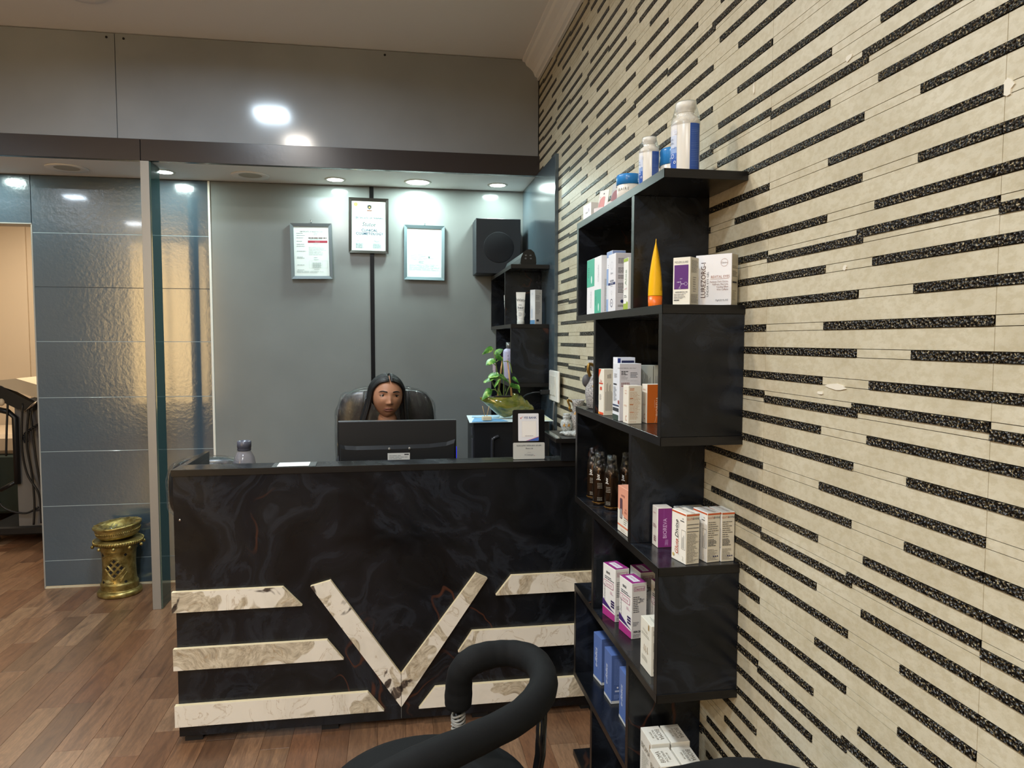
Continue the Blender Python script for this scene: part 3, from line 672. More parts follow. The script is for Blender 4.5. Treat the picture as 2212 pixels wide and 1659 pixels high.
def d_eyes(p, F, L, T, w, d, h):
    L(); p.text('LUREZORG-I', d*.22, h*.5, h*.145, '#4a2a26', 90, sx=.86); p.text('UNDER EYE GEL', d*.345, h*.42, h*.06, INK, 90, sx=1.15)
    p.ring(d*.8, h*.83, d*.1, .0006, '#a3705a'); p.text('Divine', d*.8, h*.83, h*.05, '#8a7a74')
    p.text('REVITAL EYES', d*.69, h*.56, h*.072, '#a8725f', sx=.9); p.rect(d*.42, h*.515, d*.93, h*.52, '#a8725f')
    for i, s in enumerate(('Reduces Dark Circles,', 'Puffiness, Fine Line,', 'Cooling Effect', 'With Caffeine')): p.text(s, d*.92, h*(.465-i*.052), h*.05, '#9c7c78', align='R', sx=.85)
    p.text('15g/0.52 FL.OZ', d*.92, h*.1, h*.05, '#6a6670', align='R', sx=.85)
    F(); p.lines(w*.1, h*.72, w*.9, h*.78, 2, '#77705f'); p.lines(w*.1, h*.56, w*.9, h*.68, 5, INK, rag=.5); p.rect(w*.1, h*.43, w*.75, h*.46, INK); p.lines(w*.1, h*.1, w*.7, h*.3, 7, '#77705f')
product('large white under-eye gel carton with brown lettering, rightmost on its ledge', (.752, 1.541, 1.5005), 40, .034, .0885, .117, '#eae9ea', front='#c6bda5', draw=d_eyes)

# --- shelf 1.2 m
def d_red(p, F, L, T, w, d, h):
    L(); p.poly([(.001, h-.001), (d*.5, h-.001), (d*.12, h*.86), (.001, h*.8)], '#d9512b'); p.text('Dliva', d*.5, h*.74, h*.08, '#c9513a', sx=.8); p.rect(d*.12, h*.67, d*.85, h*.7, '#c8452f'); p.rect(d*.3, h*.54, d*.65, h*.61, '#cf4c33'); p.lines(d*.2, h*.33, d*.7, h*.46, 5, '#77757a'); p.rect(.001, .001, d-.001, h*.06, '#d9512b'); p.rect(.001, .001, d*.3, h*.05, '#e8a13a')
    F(); p.lines(w*.3, h*.8, w*.65, h*.9, 6, INK, vert=True); p.lines(w*.15, h*.1, w*.85, h*.72, 9, '#66645c', vert=True)
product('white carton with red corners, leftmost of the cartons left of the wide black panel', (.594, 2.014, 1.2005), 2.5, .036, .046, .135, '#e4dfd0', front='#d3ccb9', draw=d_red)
def d_navy(p, F, L, T, w, d, h):
    F(); p.rect(w*.02, h*.88, w*.18, h*.985, '#22357c'); p.poly([(w*.24+x, y) for x, y in rrect(0, h*.905, w*.7, h*.95, .002)], '#20264e'); p.lines(w*.28, h*.86, w*.9, h*.885, 1, '#5a6a9c')
product('tallest white carton with navy bar, standing behind the grey one', (.609, 1.934, 1.2005), 0, .052, .04, .171, '#e6e8ee', front='#d5dae6', draw=d_navy)
def d_grey(p, F, L, T, w, d, h):
    F(); p.text('FOR EXTERNAL USE ONLY', w*.35, h*.92, h*.028, INK); p.lines(w*.08, h*.8, w*.42, h*.88, 3, INK, t=.6); p.lines(w*.5, h*.76, w*.85, h*.86, 4, '#5a5c60', t=.5); p.lines(w*.08, h*.73, w*.4, h*.79, 3, '#77757a'); p.lines(w*.08, h*.7, w*.95, h*.71, 1, '#77757a'); p.lines(w*.08, h*.6, w*.5, h*.68, 3, '#7a3f30', t=.5)
    L(); p.text('i', d*.5, h*.87, h*.06, INK); p.lines(d*.2, h*.75, d*.75, h*.83, 5, '#77757a'); p.rect(d*.1, h*.62, d*.6, h*.645, '#3c3c42'); p.lines(d*.1, h*.34, d*.65, h*.6, 12, '#6a6f78'); p.rect(.001, h*.25, d-.001, h*.275, '#33415e'); p.rect(d*.05, h*.16, d*.95, h*.22, '#3a3d42'); p.rect(.001, .001, d*.9, h*.1, '#3c4a42'); p.disc(d*.93, h*.33, d*.1, '#9c4a42')
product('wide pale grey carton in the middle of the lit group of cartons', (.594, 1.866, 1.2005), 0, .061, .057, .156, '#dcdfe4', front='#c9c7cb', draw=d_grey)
def d_C(p, F, L, T, w, d, h):
    L(); p.text('CAVIAR', d*.5, h*.86, h*.045, '#c98a6a'); p.text('DERMA', d*.5, h*.79, h*.045, '#c98a6a'); p.lines(d*.2, h*.45, d*.8, h*.5, 2, '#c98a6a'); p.text('C', d*.6, h*.14, h*.2, '#b5623c', sx=.7)
    F(); p.lines(w*.1, h*.88, w*.45, h*.95, 2, '#c4713c', t=.5); p.lines(w*.1, h*.12, w*.9, h*.86, 24, '#b58f6a', rag=.35, t=.3); p.lines(w*.1, h*.66, w*.5, h*.69, 1, '#c4713c', t=.6); p.lines(w*.1, h*.5, w*.5, h*.53, 1, '#c4713c', t=.6); p.lines(w*.1, h*.3, w*.5, h*.33, 1, '#c4713c', t=.6)
    for q in (.2, .35, .5): p.disc(w*q, h*.05, w*.03, '#c08a6a')
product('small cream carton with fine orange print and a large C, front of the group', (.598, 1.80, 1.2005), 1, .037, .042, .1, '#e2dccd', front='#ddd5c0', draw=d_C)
def d_or(p, F, L, T, w, d, h):
    F(); p.rect(.0006, .0006, w-.0006, h-.0006, '#bd5f1c'); p.text('BIOREVA', w*.7, h*.43, h*.13, '#e3cdb8', 90, sx=.95); p.rect(w*.5, h*.4, w*.51, h*.6, '#e3cdb8'); p.poly([(w*.52, h*.02), (w*.54, h*.02), (w*.66, h*.2), (w*.64, h*.2)], '#d8b394'); p.rect(w*.74, h*.75, w*.75, h*.98, '#d8b394')
    L(); p.text('BIOREVA', d*.5, h*.86, h*.05, '#c98a6a', sx=.8); p.lines(d*.2, h*.45, d*.8, h*.5, 2, '#c98a6a'); p.text('C', d*.55, h*.17, h*.2, '#b5623c', sx=.7)
product('orange-fronted carton beside the wide black panel', (.651, 1.806, 1.2005), 4, .043, .033, .103, '#e2dacb', draw=d_or)
def d_vl(p, F, L, T, w, d, h): F(); p.lines(w*.15, h*.2, w*.85, h*.85, 9, '#6a7078', vert=True, rag=.2)
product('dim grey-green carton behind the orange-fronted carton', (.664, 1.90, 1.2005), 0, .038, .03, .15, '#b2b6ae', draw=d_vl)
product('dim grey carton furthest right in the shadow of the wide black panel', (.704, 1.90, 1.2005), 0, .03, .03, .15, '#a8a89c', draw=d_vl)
# gold carton and vase at the far open end
product('small gold carton leaning by the big speckled vase', (.597, 2.105, 1.2005), -24, .022, .012, .085, '#3a3226', front='#c69a44', name='gold_carton')
M_SPK = pm('speckled_stone_glaze', '#8d8c8b', .6); t_ = NT(M_SPK); t_.link(t_.ramp(t_.noise(t_.pos(), 420, 3, .8), [(.4, '#2f2f31'), (.5, '#8b8a89'), (.62, '#d2d0cc')]), t_.b.inputs['Base Color'])
M_SPL = pm('pale_plaster', '#a5aaa8', .7); t_ = NT(M_SPL); t_.link(t_.ramp(t_.noise(t_.pos(), 200, 3, .7), [(.4, '#7e8382'), (.6, '#bfc4c1')]), t_.b.inputs['Base Color'])
M_GOLD = pm('old_gold_paint', '#8f6f36', .4, metal=.7)
def vase(mb, c, rr, h, n=28):
    mb.lathe([(0, 0), (rr*.8, 0), (rr*.9, h*.03), (rr, h*.3), (rr*.97, h*.46), (rr*.8, h*.58), (rr*.62, h*.7), (rr*.56, h*.75), (rr*.66, h*.86), (rr*.86, h), (rr*.78, h), (rr*.5, h*.8), (rr*.5, h*.76), (0, h*.7)], c, n)
t = thing('speckled_vase', 'large speckled grey pitcher vase with gold triangles on the zigzag shelf', 'vase', (.655, 2.235, 1.2005))
b = MB(); vase(b, (0, 0, 0), .056, .155); b.build('body', M_SPK, t)
b = MB(); b.tube(spline([(-.035, -.014, .14), (-.05, -.02, .142), (-.054, -.022, .125), (-.046, -.018, .104)]), .0055, 10); b.build('handle', M_GOLD, t)
b = MB(); b.ball((-.05, .01, .088), .015, .015, .021, 16); b.build('side_spout', pm('dark_stone', '#4c4c4f', .6), t)
pr = Print(); pr.off = .002
q = R(238)
for q, zz, s in ((R(232), .083, .026), (R(268), .083, .02)):
    rr = .0545; sl = Vector((-math.cos(q)*.35, -math.sin(q)*.35, 1)); pr.frame((rr*math.cos(q), rr*math.sin(q), zz-.012), (-math.sin(q), math.cos(q), 0), sl)
    pr.poly([(-s/2, 0), (s/2, 0), (0, s*.95)], '#b08a3c'); pr.poly([(-s/4, s*.1), (s/4, s*.1), (0, s*.5)], '#5c471e'); pr.poly([(-s/6, s*.14), (s/6, s*.14), (0, s*.38)], '#c29b4c')
pr.build(t, 'gold_triangle')
t = thing('vase_figurine', 'speckled grey pitcher and small pot figurine on the black riser', 'figurine', (.675, 2.68, 1.062))
b = MB(); rg = random.Random(5)
for i in range(16):
    a = rg.random()*6.28; b.ball((.052*math.cos(a)*rg.random(), -.02+.05*math.sin(a)*rg.random(), .004), .018+.01*rg.random(), .016, .007+.006*rg.random(), 8)
b.build('rocky_base', M_SPL, t)
b = MB(); vase(b, (.012, 0, .006), .033, .122); b.build('pitcher', M_SPK, t)
b = MB(); b.lathe([(0, 0), (.014, 0), (.02, .012), (.024, .028), (.02, .044), (.012, .052), (.016, .056), (.016, .06), (.01, .062), (.014, .066), (.012, .071), (0, .072)], (-.034, -.012, .006), 22); b.build('small_pot', M_SPL, t)
b = MB(); b.tube(spline([(-.012, -.008, .122), (-.03, -.012, .128), (-.022, -.012, .105), (-.024, -.014, .095), (-.014, -.012, .085)]), .0042, 8); b.build('handle', M_GOLD, t)
pr = Print(); pr.off = .0015
for (cx, cy, rr, q, zz, s, sl_) in ((.012, 0, .0288, R(245), .073, .02, .4), (.012, 0, .0288, R(285), .073, .018, .4), (-.034, -.012, .0243, R(235), .03, .012, .0), (-.034, -.012, .0243, R(275), .03, .012, .0)):
    sl = Vector((-math.cos(q)*sl_, -math.sin(q)*sl_, 1)); pr.frame((cx+rr*math.cos(q), cy+rr*math.sin(q), zz), (-math.sin(q), math.cos(q), 0), sl); pr.poly([(-s/2, 0), (s/2, 0), (s*.1, s*1.1)], '#a9803a')
pr.build(t, 'gold_triangle')

# --- shelf 0.9 m
M_BRZ = pm('bronze_bottle', '#3a2a1c', .22, metal=.7)
def pump_bottle(label, x, y, rz, first=[None]):
    if first[0] is None:
        t = thing('pump_bottle', label, 'bottle', (x, y, .9005), R(rz), 'black and bronze pump bottles on the lower shelf'); first[0] = t
        b = MB(); b.lathe([(0, 0), (.02, 0), (.0215, .002), (.0215, .006), (.021, .0065), (.0215, .007), (.0215, .105), (.0205, .114), (.016, .121), (.011, .125)], n=30); b.build('body', M_BRZ, t)
        b = MB(); b.lathe([(.011, .1252), (.0125, .1255), (.0125, .136), (.005, .1365), (.005, .146), (.011, .1465), (.012, .154), (.0, .155)], n=22); b.box(-.004, -.026, .148, .004, 0, .153); b.build('pump', M_BPG, t)
        b = MB(); b.lathe([(.0222, .1), (.0212, .117), (.0175, .132), (.0145, .15), (.0142, .166), (.006, .168)], n=24); b.build('shrink_wrap', M_FILM, t)
        pr = Print()
        q = R(215); pr.frame((.0216*math.cos(q), .0216*math.sin(q), .09), (-math.sin(q), math.cos(q), 0), (0, 0, 1)); pr.text('juv', 0, 0, .016, '#dcdad4', 90, bold=.01); pr.rect(.0045, -.006, .0052, .008, '#dcdad4')
        for z0, z1, n in ((.055, .074, 4), (.016, .028, 4)):
            for dq in (-14, 0, 14):
                qq = R(232+dq); pr.frame((.0216*math.cos(qq), .0216*math.sin(qq), z0), (-math.sin(qq), math.cos(qq), 0), (0, 0, 1)); pr.lines(-.0025, 0, .0025, z1-z0, n, '#9a958a', rag=.15)
        for i in range(24):
            qq = 2*math.pi*i/24; pr.frame((.0216*math.cos(qq), .0216*math.sin(qq), .0085), (-math.sin(qq), math.cos(qq), 0), (0, 0, 1)); pr.rect(-.003, 0, .003, .0007, '#b9852e')
        pr.build(t)
        return t
    s = first[0]; t = s.copy(); COL.objects.link(t); t.location = (x, y, .9005); t.rotation_euler = (0, 0, R(rz)); t['label'] = label
    for c in s.children:
        k = c.copy(); COL.objects.link(k); k.parent = t
pump_bottle('leftmost dark pump bottle, partly behind the second one', .636, 2.262, 10)
pump_bottle('second dark pump bottle from the left', .632, 2.178, 24)
pump_bottle('third dark pump bottle, nearest the shelf edge beside the pink carton', .650, 2.108, -8)
pump_bottle('dark pump bottle at the back, above the pink carton', .712, 2.15, 0)
def d_pink(p, F, L, T, w, d, h):
    L(); p.poly([(.001, .001), (d-.001, .001), (d-.001, h*.33), (d*.6, h*.36), (d*.35, h*.45), (.001, h*.5)], '#e0dccf'); p.rect(.001, h*.13, d-.001, h*.17, '#cf7a5c'); p.text('acstop', d*.45, h*.83, h*.09, '#7a4a44'); p.poly([(d*.2+x, h*.3+y) for x, y in rrect(0, 0, d*.22, h*.45, .004)], '#5a4048'); p.poly([(d*.24+x, h*.32+y) for x, y in rrect(0, 0, d*.13, h*.2, .003)], '#9a9a9c'); p.text('15%', d*.72, h*.55, h*.06, '#8a3a30'); p.lines(d*.6, h*.47, d*.9, h*.52, 2, '#8a3a30'); p.lines(d*.55, h*.22, d*.9, h*.4, 4, '#77706a'); p.lines(d*.3, h*.04, d*.8, h*.1, 2, '#a08a7c')
product('salmon pink carton with bottle picture, right end of the lower shelf cell', (.599, 1.785, .9005), 2, .04, .088, .124, '#d9997f', draw=d_pink)
product('tall thin cream carton standing on edge behind the pink carton', (.66, 1.80, .9005), 0, .012, .06, .165, '#d9d0a4', name='cream_carton')
def d_b3(p, F, L, T, w, d, h):
    F(); p.rect(.0006, .0006, w-.0006, h-.002, '#7c2c72'); p.text('BIOREVA', w*.5, h*.48, h*.14, '#dbb9de', 90, sx=.9); p.lines(w*.62, h*.35, w*.64, h*.62, 1, '#b98abf', vert=True); p.lines(w*.36, h*.4, w*.38, h*.62, 1, '#b98abf', vert=True); p.rect(w*.42, h*.66, w*.43, h*.97, '#a56aad')
    for i in range(7): p.poly([(w*(.5+.035*i), h*(.05+.03*(i % 2))), (w*(.52+.035*i), h*(.05+.03*(i % 2))), (w*(.56+.03*i), h*.2), (w*(.55+.03*i), h*.2)], '#b98abf')
    L(); p.text('B3', d*.55, h*.2, h*.2, '#6a2438', sx=.75); p.text('BIOREVA', d*.45, h*.84, h*.05, '#b5808c', sx=.8); p.lines(d*.2, h*.48, d*.85, h*.58, 3, '#8a5a68')
product('purple-fronted carton marked B3, left of the orange-edged tablet cartons', (.642, 1.69, .9005), 0, .037, .039, .101, '#ded8d0', draw=d_b3)
def d_gl(tab):
    def dr(p, F, L, T, w, d, h):
        L(); p.rect(.0006, h*.955, d-.0006, h*.985, '#c0552a'); p.text('Gluta', d*.36, h*.28, h*.155, '#b0452a', 90, shear=.25, bold=.012, sx=.9); p.text('Divine', d*.36, h*.64, h*.155, '#26262a', 90, shear=.25, bold=.012, sx=.9)
        p.text('Glutathione & Vitamin C Tablets', d*.5, h*.46, h*.05, '#9a9288', 90); p.text('10', d*.78, h*.88, h*.05, INK); p.lines(d*.62, h*.82, d*.92, h*.85, 1, INK, t=.6)
        p.frame_rect(d*.7, h*.28, d*.98, h*.66, .0006, '#66605a'); p.lines(d*.76, h*.3, d*.95, h*.64, 2, INK, vert=True, t=.2); p.text('2', d*.8, h*.1, h*.12, '#cfc8ba'); p.disc(d*.16, h*.1, d*.07, '#c2ac6c')
        F(); p.rect(.0006, h*.955, w-.0006, h*.985, '#c0552a'); p.text('GLUTA', w*.28, h*.9, h*.06, '#b0552a', sx=.8); p.text('DIVINE', w*.72, h*.9, h*.06, INK, sx=.8, shear=.2)
        if tab:
            for q in (.78, .71, .64): p.rect(w*.06, h*q, w*.92, h*(q+.012), INK)
            p.lines(w*.06, h*.04, w*.92, h*.62, 26, '#66605a', rag=.5)
        else: p.lines(w*.06, h*.5, w*.9, h*.84, 8, '#6a655c', rag=.5); p.lines(w*.06, h*.33, w*.8, h*.48, 6, INK, rag=.4, t=.5); p.lines(w*.06, h*.05, w*.9, h*.28, 9, '#77726a', rag=.5); [p.disc(w*q, h*.12, w*.05, '#2a2a55') for q in (.5, .65, .8)]
        T(); p.text('GLUTA DIVINE', w*.5, d*.5, w*.3, '#7a5a4a', 90, shear=.2)
    return dr
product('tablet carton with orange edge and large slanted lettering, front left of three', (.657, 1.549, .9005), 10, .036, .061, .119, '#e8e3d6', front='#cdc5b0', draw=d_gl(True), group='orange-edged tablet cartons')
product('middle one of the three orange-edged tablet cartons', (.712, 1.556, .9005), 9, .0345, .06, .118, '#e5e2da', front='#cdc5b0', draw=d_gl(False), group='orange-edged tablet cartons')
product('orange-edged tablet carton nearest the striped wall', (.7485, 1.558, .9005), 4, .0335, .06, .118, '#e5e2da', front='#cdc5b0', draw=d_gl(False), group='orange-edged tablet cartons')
t = product('plastic-wrapped white carton behind the front tablet carton', (.684, 1.668, .9005), -8, .05, .04, .1, '#dadbd8', top='#c9cccb')
b = MB(); b.box(-.001, -.001, .001, .051, .041, .102, bev=.003); b.build('wrap', M_FILM, t)
t = thing('rounded_case', 'grey rounded case at the back against the striped wall', 'case', (.742, 1.70, .9005))
b = MB(); b.prism([(x-.035, y-.0) for x, y in rrect(0, 0, .07, .098, .012)], 'y', -.02, .02); b.build('case', pm('grey_case', '#a29c88', .4), t)

# --- shelf 0.6 m
def d_cl(p, F, L, T, w, d, h):
    T(); p.rect(.0006, .0006, w-.0006, d-.0006, '#94307c'); p.rect(w*.25, d*.15, w*.7, d*.85, '#e0dde2'); p.text('Cleardruf', w*.48, d*.5, w*.24, '#a03a72', 90, sx=.9)
    L(); p.text('SERGE', d*.42, h*.86, h*.06, '#222226', bold=.03, sx=.9); p.lines(d*.15, h*.73, d*.95, h*.8, 2, '#55555c', t=.5); p.poly([(d*.08+x, h*.58+y) for x, y in rrect(0, 0, d*.78, h*.12, .003)], '#a5306c'); p.poly([(d*.1+x, h*.59+y) for x, y in rrect(0, 0, d*.74, h*.1, .0025)], '#e3e0da'); p.text('Cleardruf', d*.47, h*.64, h*.085, '#a5306c', sx=.8)
    p.text('Anti-Dandruff', d*.15, h*.42, h*.07, '#55555c', 90); p.lines(d*.6, h*.48, d*.88, h*.54, 3, '#b06a8a')
    p.poly([(.0006, .0006), (d-.0006, .0006), (d-.0006, h*.155), (.0006, h*.17)], '#a8307c'); p.poly([(.0006, h*.17), (d-.0006, h*.13), (d-.0006, h*.155), (.0006, h*.195)], '#e3e0da'); p.poly([(.0006, h*.195), (d-.0006, h*.165), (d*.7, h*.2), (.0006, h*.33)], '#3c1c66')
    for q in (.24, .29, .34): p.rect(d*.68, h*q, d*.95, h*(q+.035), '#2c1850')
    F(); p.frame_rect(w*.12, h*.86, w*.85, h*.94, .0008, '#a5306c'); p.text('Cleardruf', w*.49, h*.9, h*.065, '#a5306c', sx=.75); p.lines(w*.08, h*.48, w*.7, h*.78, 9, '#3c3c42', rag=.5); p.lines(w*.5, h*.66, w*.85, h*.72, 3, '#77757a', t=.6); p.lines(w*.08, h*.24, w*.5, h*.32, 3, '#55555c'); p.text('SERGE', w*.35, h*.13, h*.05, '#222226', bold=.03); p.lines(w*.08, h*.03, w*.7, h*.1, 3, '#55555c')
def cl(label, C, rot): product(label, C, rot, .045, .077, .155, '#e3e0da', front='#cfccc6', draw=d_cl, group='white and magenta shampoo cartons')
cl('white and magenta shampoo carton, leftmost on its shelf', (.621, 1.967, .6005), 11)
cl('white and magenta shampoo carton in front of the other three', (.630, 1.846, .6005), 8)
cl('white and magenta shampoo carton in the shadow at the back', (.684, 1.93, .6005), 4)
cl('white and magenta shampoo carton half hidden by the black panel', (.70, 1.80, .6005), 3)
def d_w(p, F, L, T, w, d, h):
    L(); p.text('FOLIXIA', d*.45, h*.78, h*.07, '#b2a894', -4); p.lines(d*.1, h*.68, d*.9, h*.74, 2, '#77705f')
    for q in (.35, .5, .65): p.poly([(d*q, h*.36), (d*(q+.03), h*.36), (d*(q+.015), h*.5), (d*(q-.01), h*.5)], '#8a6a3c')
    p.rect(d*.25, h*.4, d*.8, h*.405, '#a89a80'); p.lines(d*.15, h*.18, d*.85, h*.28, 4, '#8a8474'); p.rect(d*.72, h*.86, d*.8, h*.97, '#9a7a3c')
    F(); p.lines(w*.1, h*.82, w*.8, h*.92, 5, '#6e6858'); p.lines(w*.1, h*.5, w*.7, h*.68, 8, '#6e6858'); p.lines(w*.1, h*.16, w*.8, h*.36, 8, '#6e6858'); p.disc(w*.2, h*.08, w*.07, '#4c6a4a'); T(); p.lines(w*.3, d*.2, w*.5, d*.8, 3, '#8a8f8a', vert=True)
product('white hair serum carton beside the lower wide black panel', (.606, 1.627, .6005), .8, .045, .074, .125, '#ddd9ca', draw=d_w)
# --- shelf 0.3 m
def d_f(p, F, L, T, w, d, h):
    p_ = '#cfd6e6'; L(); p.rect(.0004, .0004, d-.0004, h*.06, '#cfcfca'); p.text('e-folics', d*.34, h*.5, h*.155, p_, 90, shear=.2, bold=.02, sx=.95); p.lines(d*.55, h*.28, d*.72, h*.5, 3, '#8ea3d2', vert=True, t=.2); p.ring(d*.6, h*.72, d*.07, .0005, '#8ea3d2')
    F(); p.rect(.0004, .0004, w-.0004, h*.06, '#cfcfca'); p.lines(w*.15, h*.4, w*.75, h*.93, 18, '#6f86be', rag=.3); p.disc(w*.35, h*.33, w*.05, '#e0e2ea'); p.rect(w*.2, h*.24, w*.5, h*.275, '#b5bfd8'); p.lines(w*.15, h*.1, w*.5, h*.2, 4, '#8ea3d2')
def fo(label, C, rot, w=.058): product(label, C, rot, w, .067, .153, '#5871aa', front='#4c6296', draw=d_f, group='blue folic cartons')
fo('blue carton furthest from the camera in the row of three', (.648, 2.19, .3005), 7)
fo('middle blue carton of the row of three', (.644, 2.07, .3005), 2)
fo('blue carton nearest the camera, cut off by the black upright', (.646, 1.93, .3005), 0, .05)
def d_bio(flip):
    def dr(p, F, L, T, w, d, h):
        a = 90 if flip else -90; T(); p.text('BIOMA', w*(.25 if flip else .75), d*.5, w*.36, '#6a6152', a, sx=.9); p.text('FACE SERUM', w*.5, d*.5, w*.17, '#6e675c', a); p.text('SKIN LAB', w*(.68 if flip else .32), d*.5, w*.15, '#77705f', a); p.frame_rect(w*(.56 if flip else .22), d*.2, w*(.78 if flip else .44), d*.8, .0003, '#b5b0a2')
        F(); p.lines(w*.08, h*.8, w*.8, h*.92, 3, '#4c483f', t=.4, rag=.3); L(); p.text('BIOMA', d*.5, h*.72, d*.26, '#8a8272', 0); p.lines(d*.2, h*.1, d*.8, h*.62, 12, '#8f897c'); p.rect(d*.86, h*.8, d*.9, h*.95, '#9a7a3c')
    return dr
for C, fl, lab in (((.612, 1.632, .3005), 0, 'white serum carton, back left of the group of four at the bottom'), ((.664, 1.632, .3005), 0, 'white serum carton, back right of the group of four at the bottom'), ((.604, 1.546, .3005), 1, 'white serum carton, front left of the group of four at the bottom'), ((.657, 1.543, .3005), 0, 'white serum carton, front right of the group of four at the bottom')):
    product(lab, C, 0, .048, .08 if C[1] > 1.6 else .076, .126 if C[1] > 1.6 else .122, '#dad7cc', draw=d_bio(fl), group='white serum cartons')

# --- far unit
def tubew(label, x, y, rz):
    t = thing('squeeze_tube', label, 'tube', (x, y, 1.5005), R(rz), 'white tubes on the far shelf unit')
    b = MB(); n = 26; rg = []
    for i in range(11):
        q = i/10; rg.append((.0185+.006*q, .0175*(1-q)+.0006, .022+.14*q))
    b.add([(a*math.cos(2*math.pi*k/n), c*math.sin(2*math.pi*k/n), z) for a, c, z in rg for k in range(n)], [(i*n+k, i*n+(k+1) % n, (i+1)*n+(k+1) % n, (i+1)*n+k) for i in range(10) for k in range(n)], 0, True)
    b.box(-.0245, -.0007, .161, .0245, .0007, .167); b.build('tube_body', pm('tube_white', '#e2e3de', .35), t)
    b = MB(); b.lathe([(0, 0), (.0185, 0), (.0195, .002), (.0195, .02), (.0185, .0215), (0, .0215)], n=26); b.build('cap', pm('tube_cap', '#cdd1cb', .35), t)
    pr = Print(); sl = Vector((0, .125, 1)); pr.frame((0, -.0205, .022), (1, 0, 0), sl); pr.off = .0008
    pr.text('Witty', 0, .105, .02, '#44484a'); pr.text('hair', 0, .066, .022, '#44484a'); pr.text('neo', -.004, .08, .011, '#44484a'); pr.text('DEEP NOURISH', 0, .052, .005, '#66696c'); pr.lines(-.012, .02, .008, .044, 5, '#8a8f90'); pr.ring(.0, .03, .022, .001, '#b9beb6', 24)
    pr.build(t)
tubew('white hair care tube in front of the far unit divider', .64, 3.70, -8)
tubew('white hair care tube half hidden behind the far unit divider', .615, 3.96, -8)
product('thin white carton between the hidden tube and the far divider', (.592, 3.83, 1.5005), 0, .02, .035, .168, '#dfe1de')
def d_fw(p, F, L, T, w, d, h): L(); p.rect(.001, .001, d-.001, h*.12, '#5f8db5'); p.lines(d*.2, h*.18, d*.6, h*.6, 3, '#9ab8d2', vert=True); p.ring(d*.5, h*.88, d*.1, .001, '#7aa0c2'); F(); p.lines(w*.1, h*.72, w*.8, h*.85, 5, '#66696c'); p.lines(w*.1, h*.3, w*.8, h*.66, 9, '#8a8c8e'); p.rect(w*.2, h*.08, w*.55, h*.14, '#3a3c40'); p.ring(w*.7, h*.9, w*.06, .001, '#55585c')
product('white carton with blue base beside the hair care tube', (.70, 3.62, 1.5005), 28, .046, .04, .176, '#d8dadb', front='#c5c7c5', draw=d_fw)
t = thing('shampoo_bottle', 'lavender shampoo bottle with grey cap behind the pothos plant', 'bottle', (.625, 4.0, 1.2005))
b = MB(); b.lathe([(0, 0), (.03, 0), (.033, .004), (.033, .15), (.03, .163), (.018, .17), (.014, .171)], n=30, sy=.7); b.build('body', pm('lavender_bottle', '#b3b3d0', .3), t)
b = MB(); b.lathe([(.014, .1712), (.0165, .172), (.0165, .205), (0, .206)], n=24); b.build('cap', pm('grey_cap', '#7e8280', .25, metal=.5), t)
pr = Print(); pr.frame((-.012, -.0232, .1), (1, 0, 0), (0, 0, 1)); pr.text('K', .004, .03, .01, INK); pr.lines(0, 0, .016, .02, 4, '#8c8cae'); pr.build(t)
for i, lab in enumerate(('lowest of three small pink cartons stacked at the far end', 'middle of three small pink cartons stacked at the far end', 'topmost of three small pink cartons stacked at the far end')):
    product(lab, (.58, 4.27, 1.2005+.0325*i), 3+i*2, .03-.003*i, .05, .0315, '#cfc4ca', left='#b39ea8', group='small pink cartons stacked on the far unit', bev=.0005)
t = thing('soundbar', 'long black rounded device with four small icons on top of the far unit', 'speaker', (.668, 3.64, 1.8005))
b = MB(); b.prism([(-.036, 0), (.036, 0), (.04, .012), (.038, .04), (.028, .066), (.012, .078), (-.006, .078), (-.024, .066), (-.036, .04), (-.04, .012)], 'y', .004, .62); b.build('body', pm('dark_grey_mesh', '#2c3234', .55), t)
b = MB(); b.prism([(-.037, 0), (.037, 0), (.041, .012), (.039, .04), (.029, .067), (.012, .08), (-.006, .08), (-.025, .067), (-.037, .04), (-.041, .012)], 'y', -.006, .0035); b.build('end_cap', M_BPG, t)
pr = Print(); pr.frame((0, -.006, 0), (1, 0, 0), (0, 0, 1))
for x, z in ((-.014, .05), (.01, .05), (-.015, .034), (.012, .034)): pr.frame_rect(x-.004, z-.003, x+.004, z+.003, .0009, '#8f9496')
pr.build(t)

# wall speaker
t = thing('wall_speaker', 'square black speaker box with a round grille high on the back wall', 'speaker', (.60, 4.375, 1.965))
b = MB(); b.box(-.14, -.175, -.158, .125, 0, .162, bev=.003); b.build('cabinet', pm('speaker_black', '#22282e', .45), t)
b = MB(); b.lathe([(0, .0012), (.087, .0012), (.09, .0)], n=40, M=Matrix.Rotation(R(90), 4, 'X')); b.build('grille', pm('speaker_cloth', '#12161c', .8), t, (-.005, -.1752, -.005))

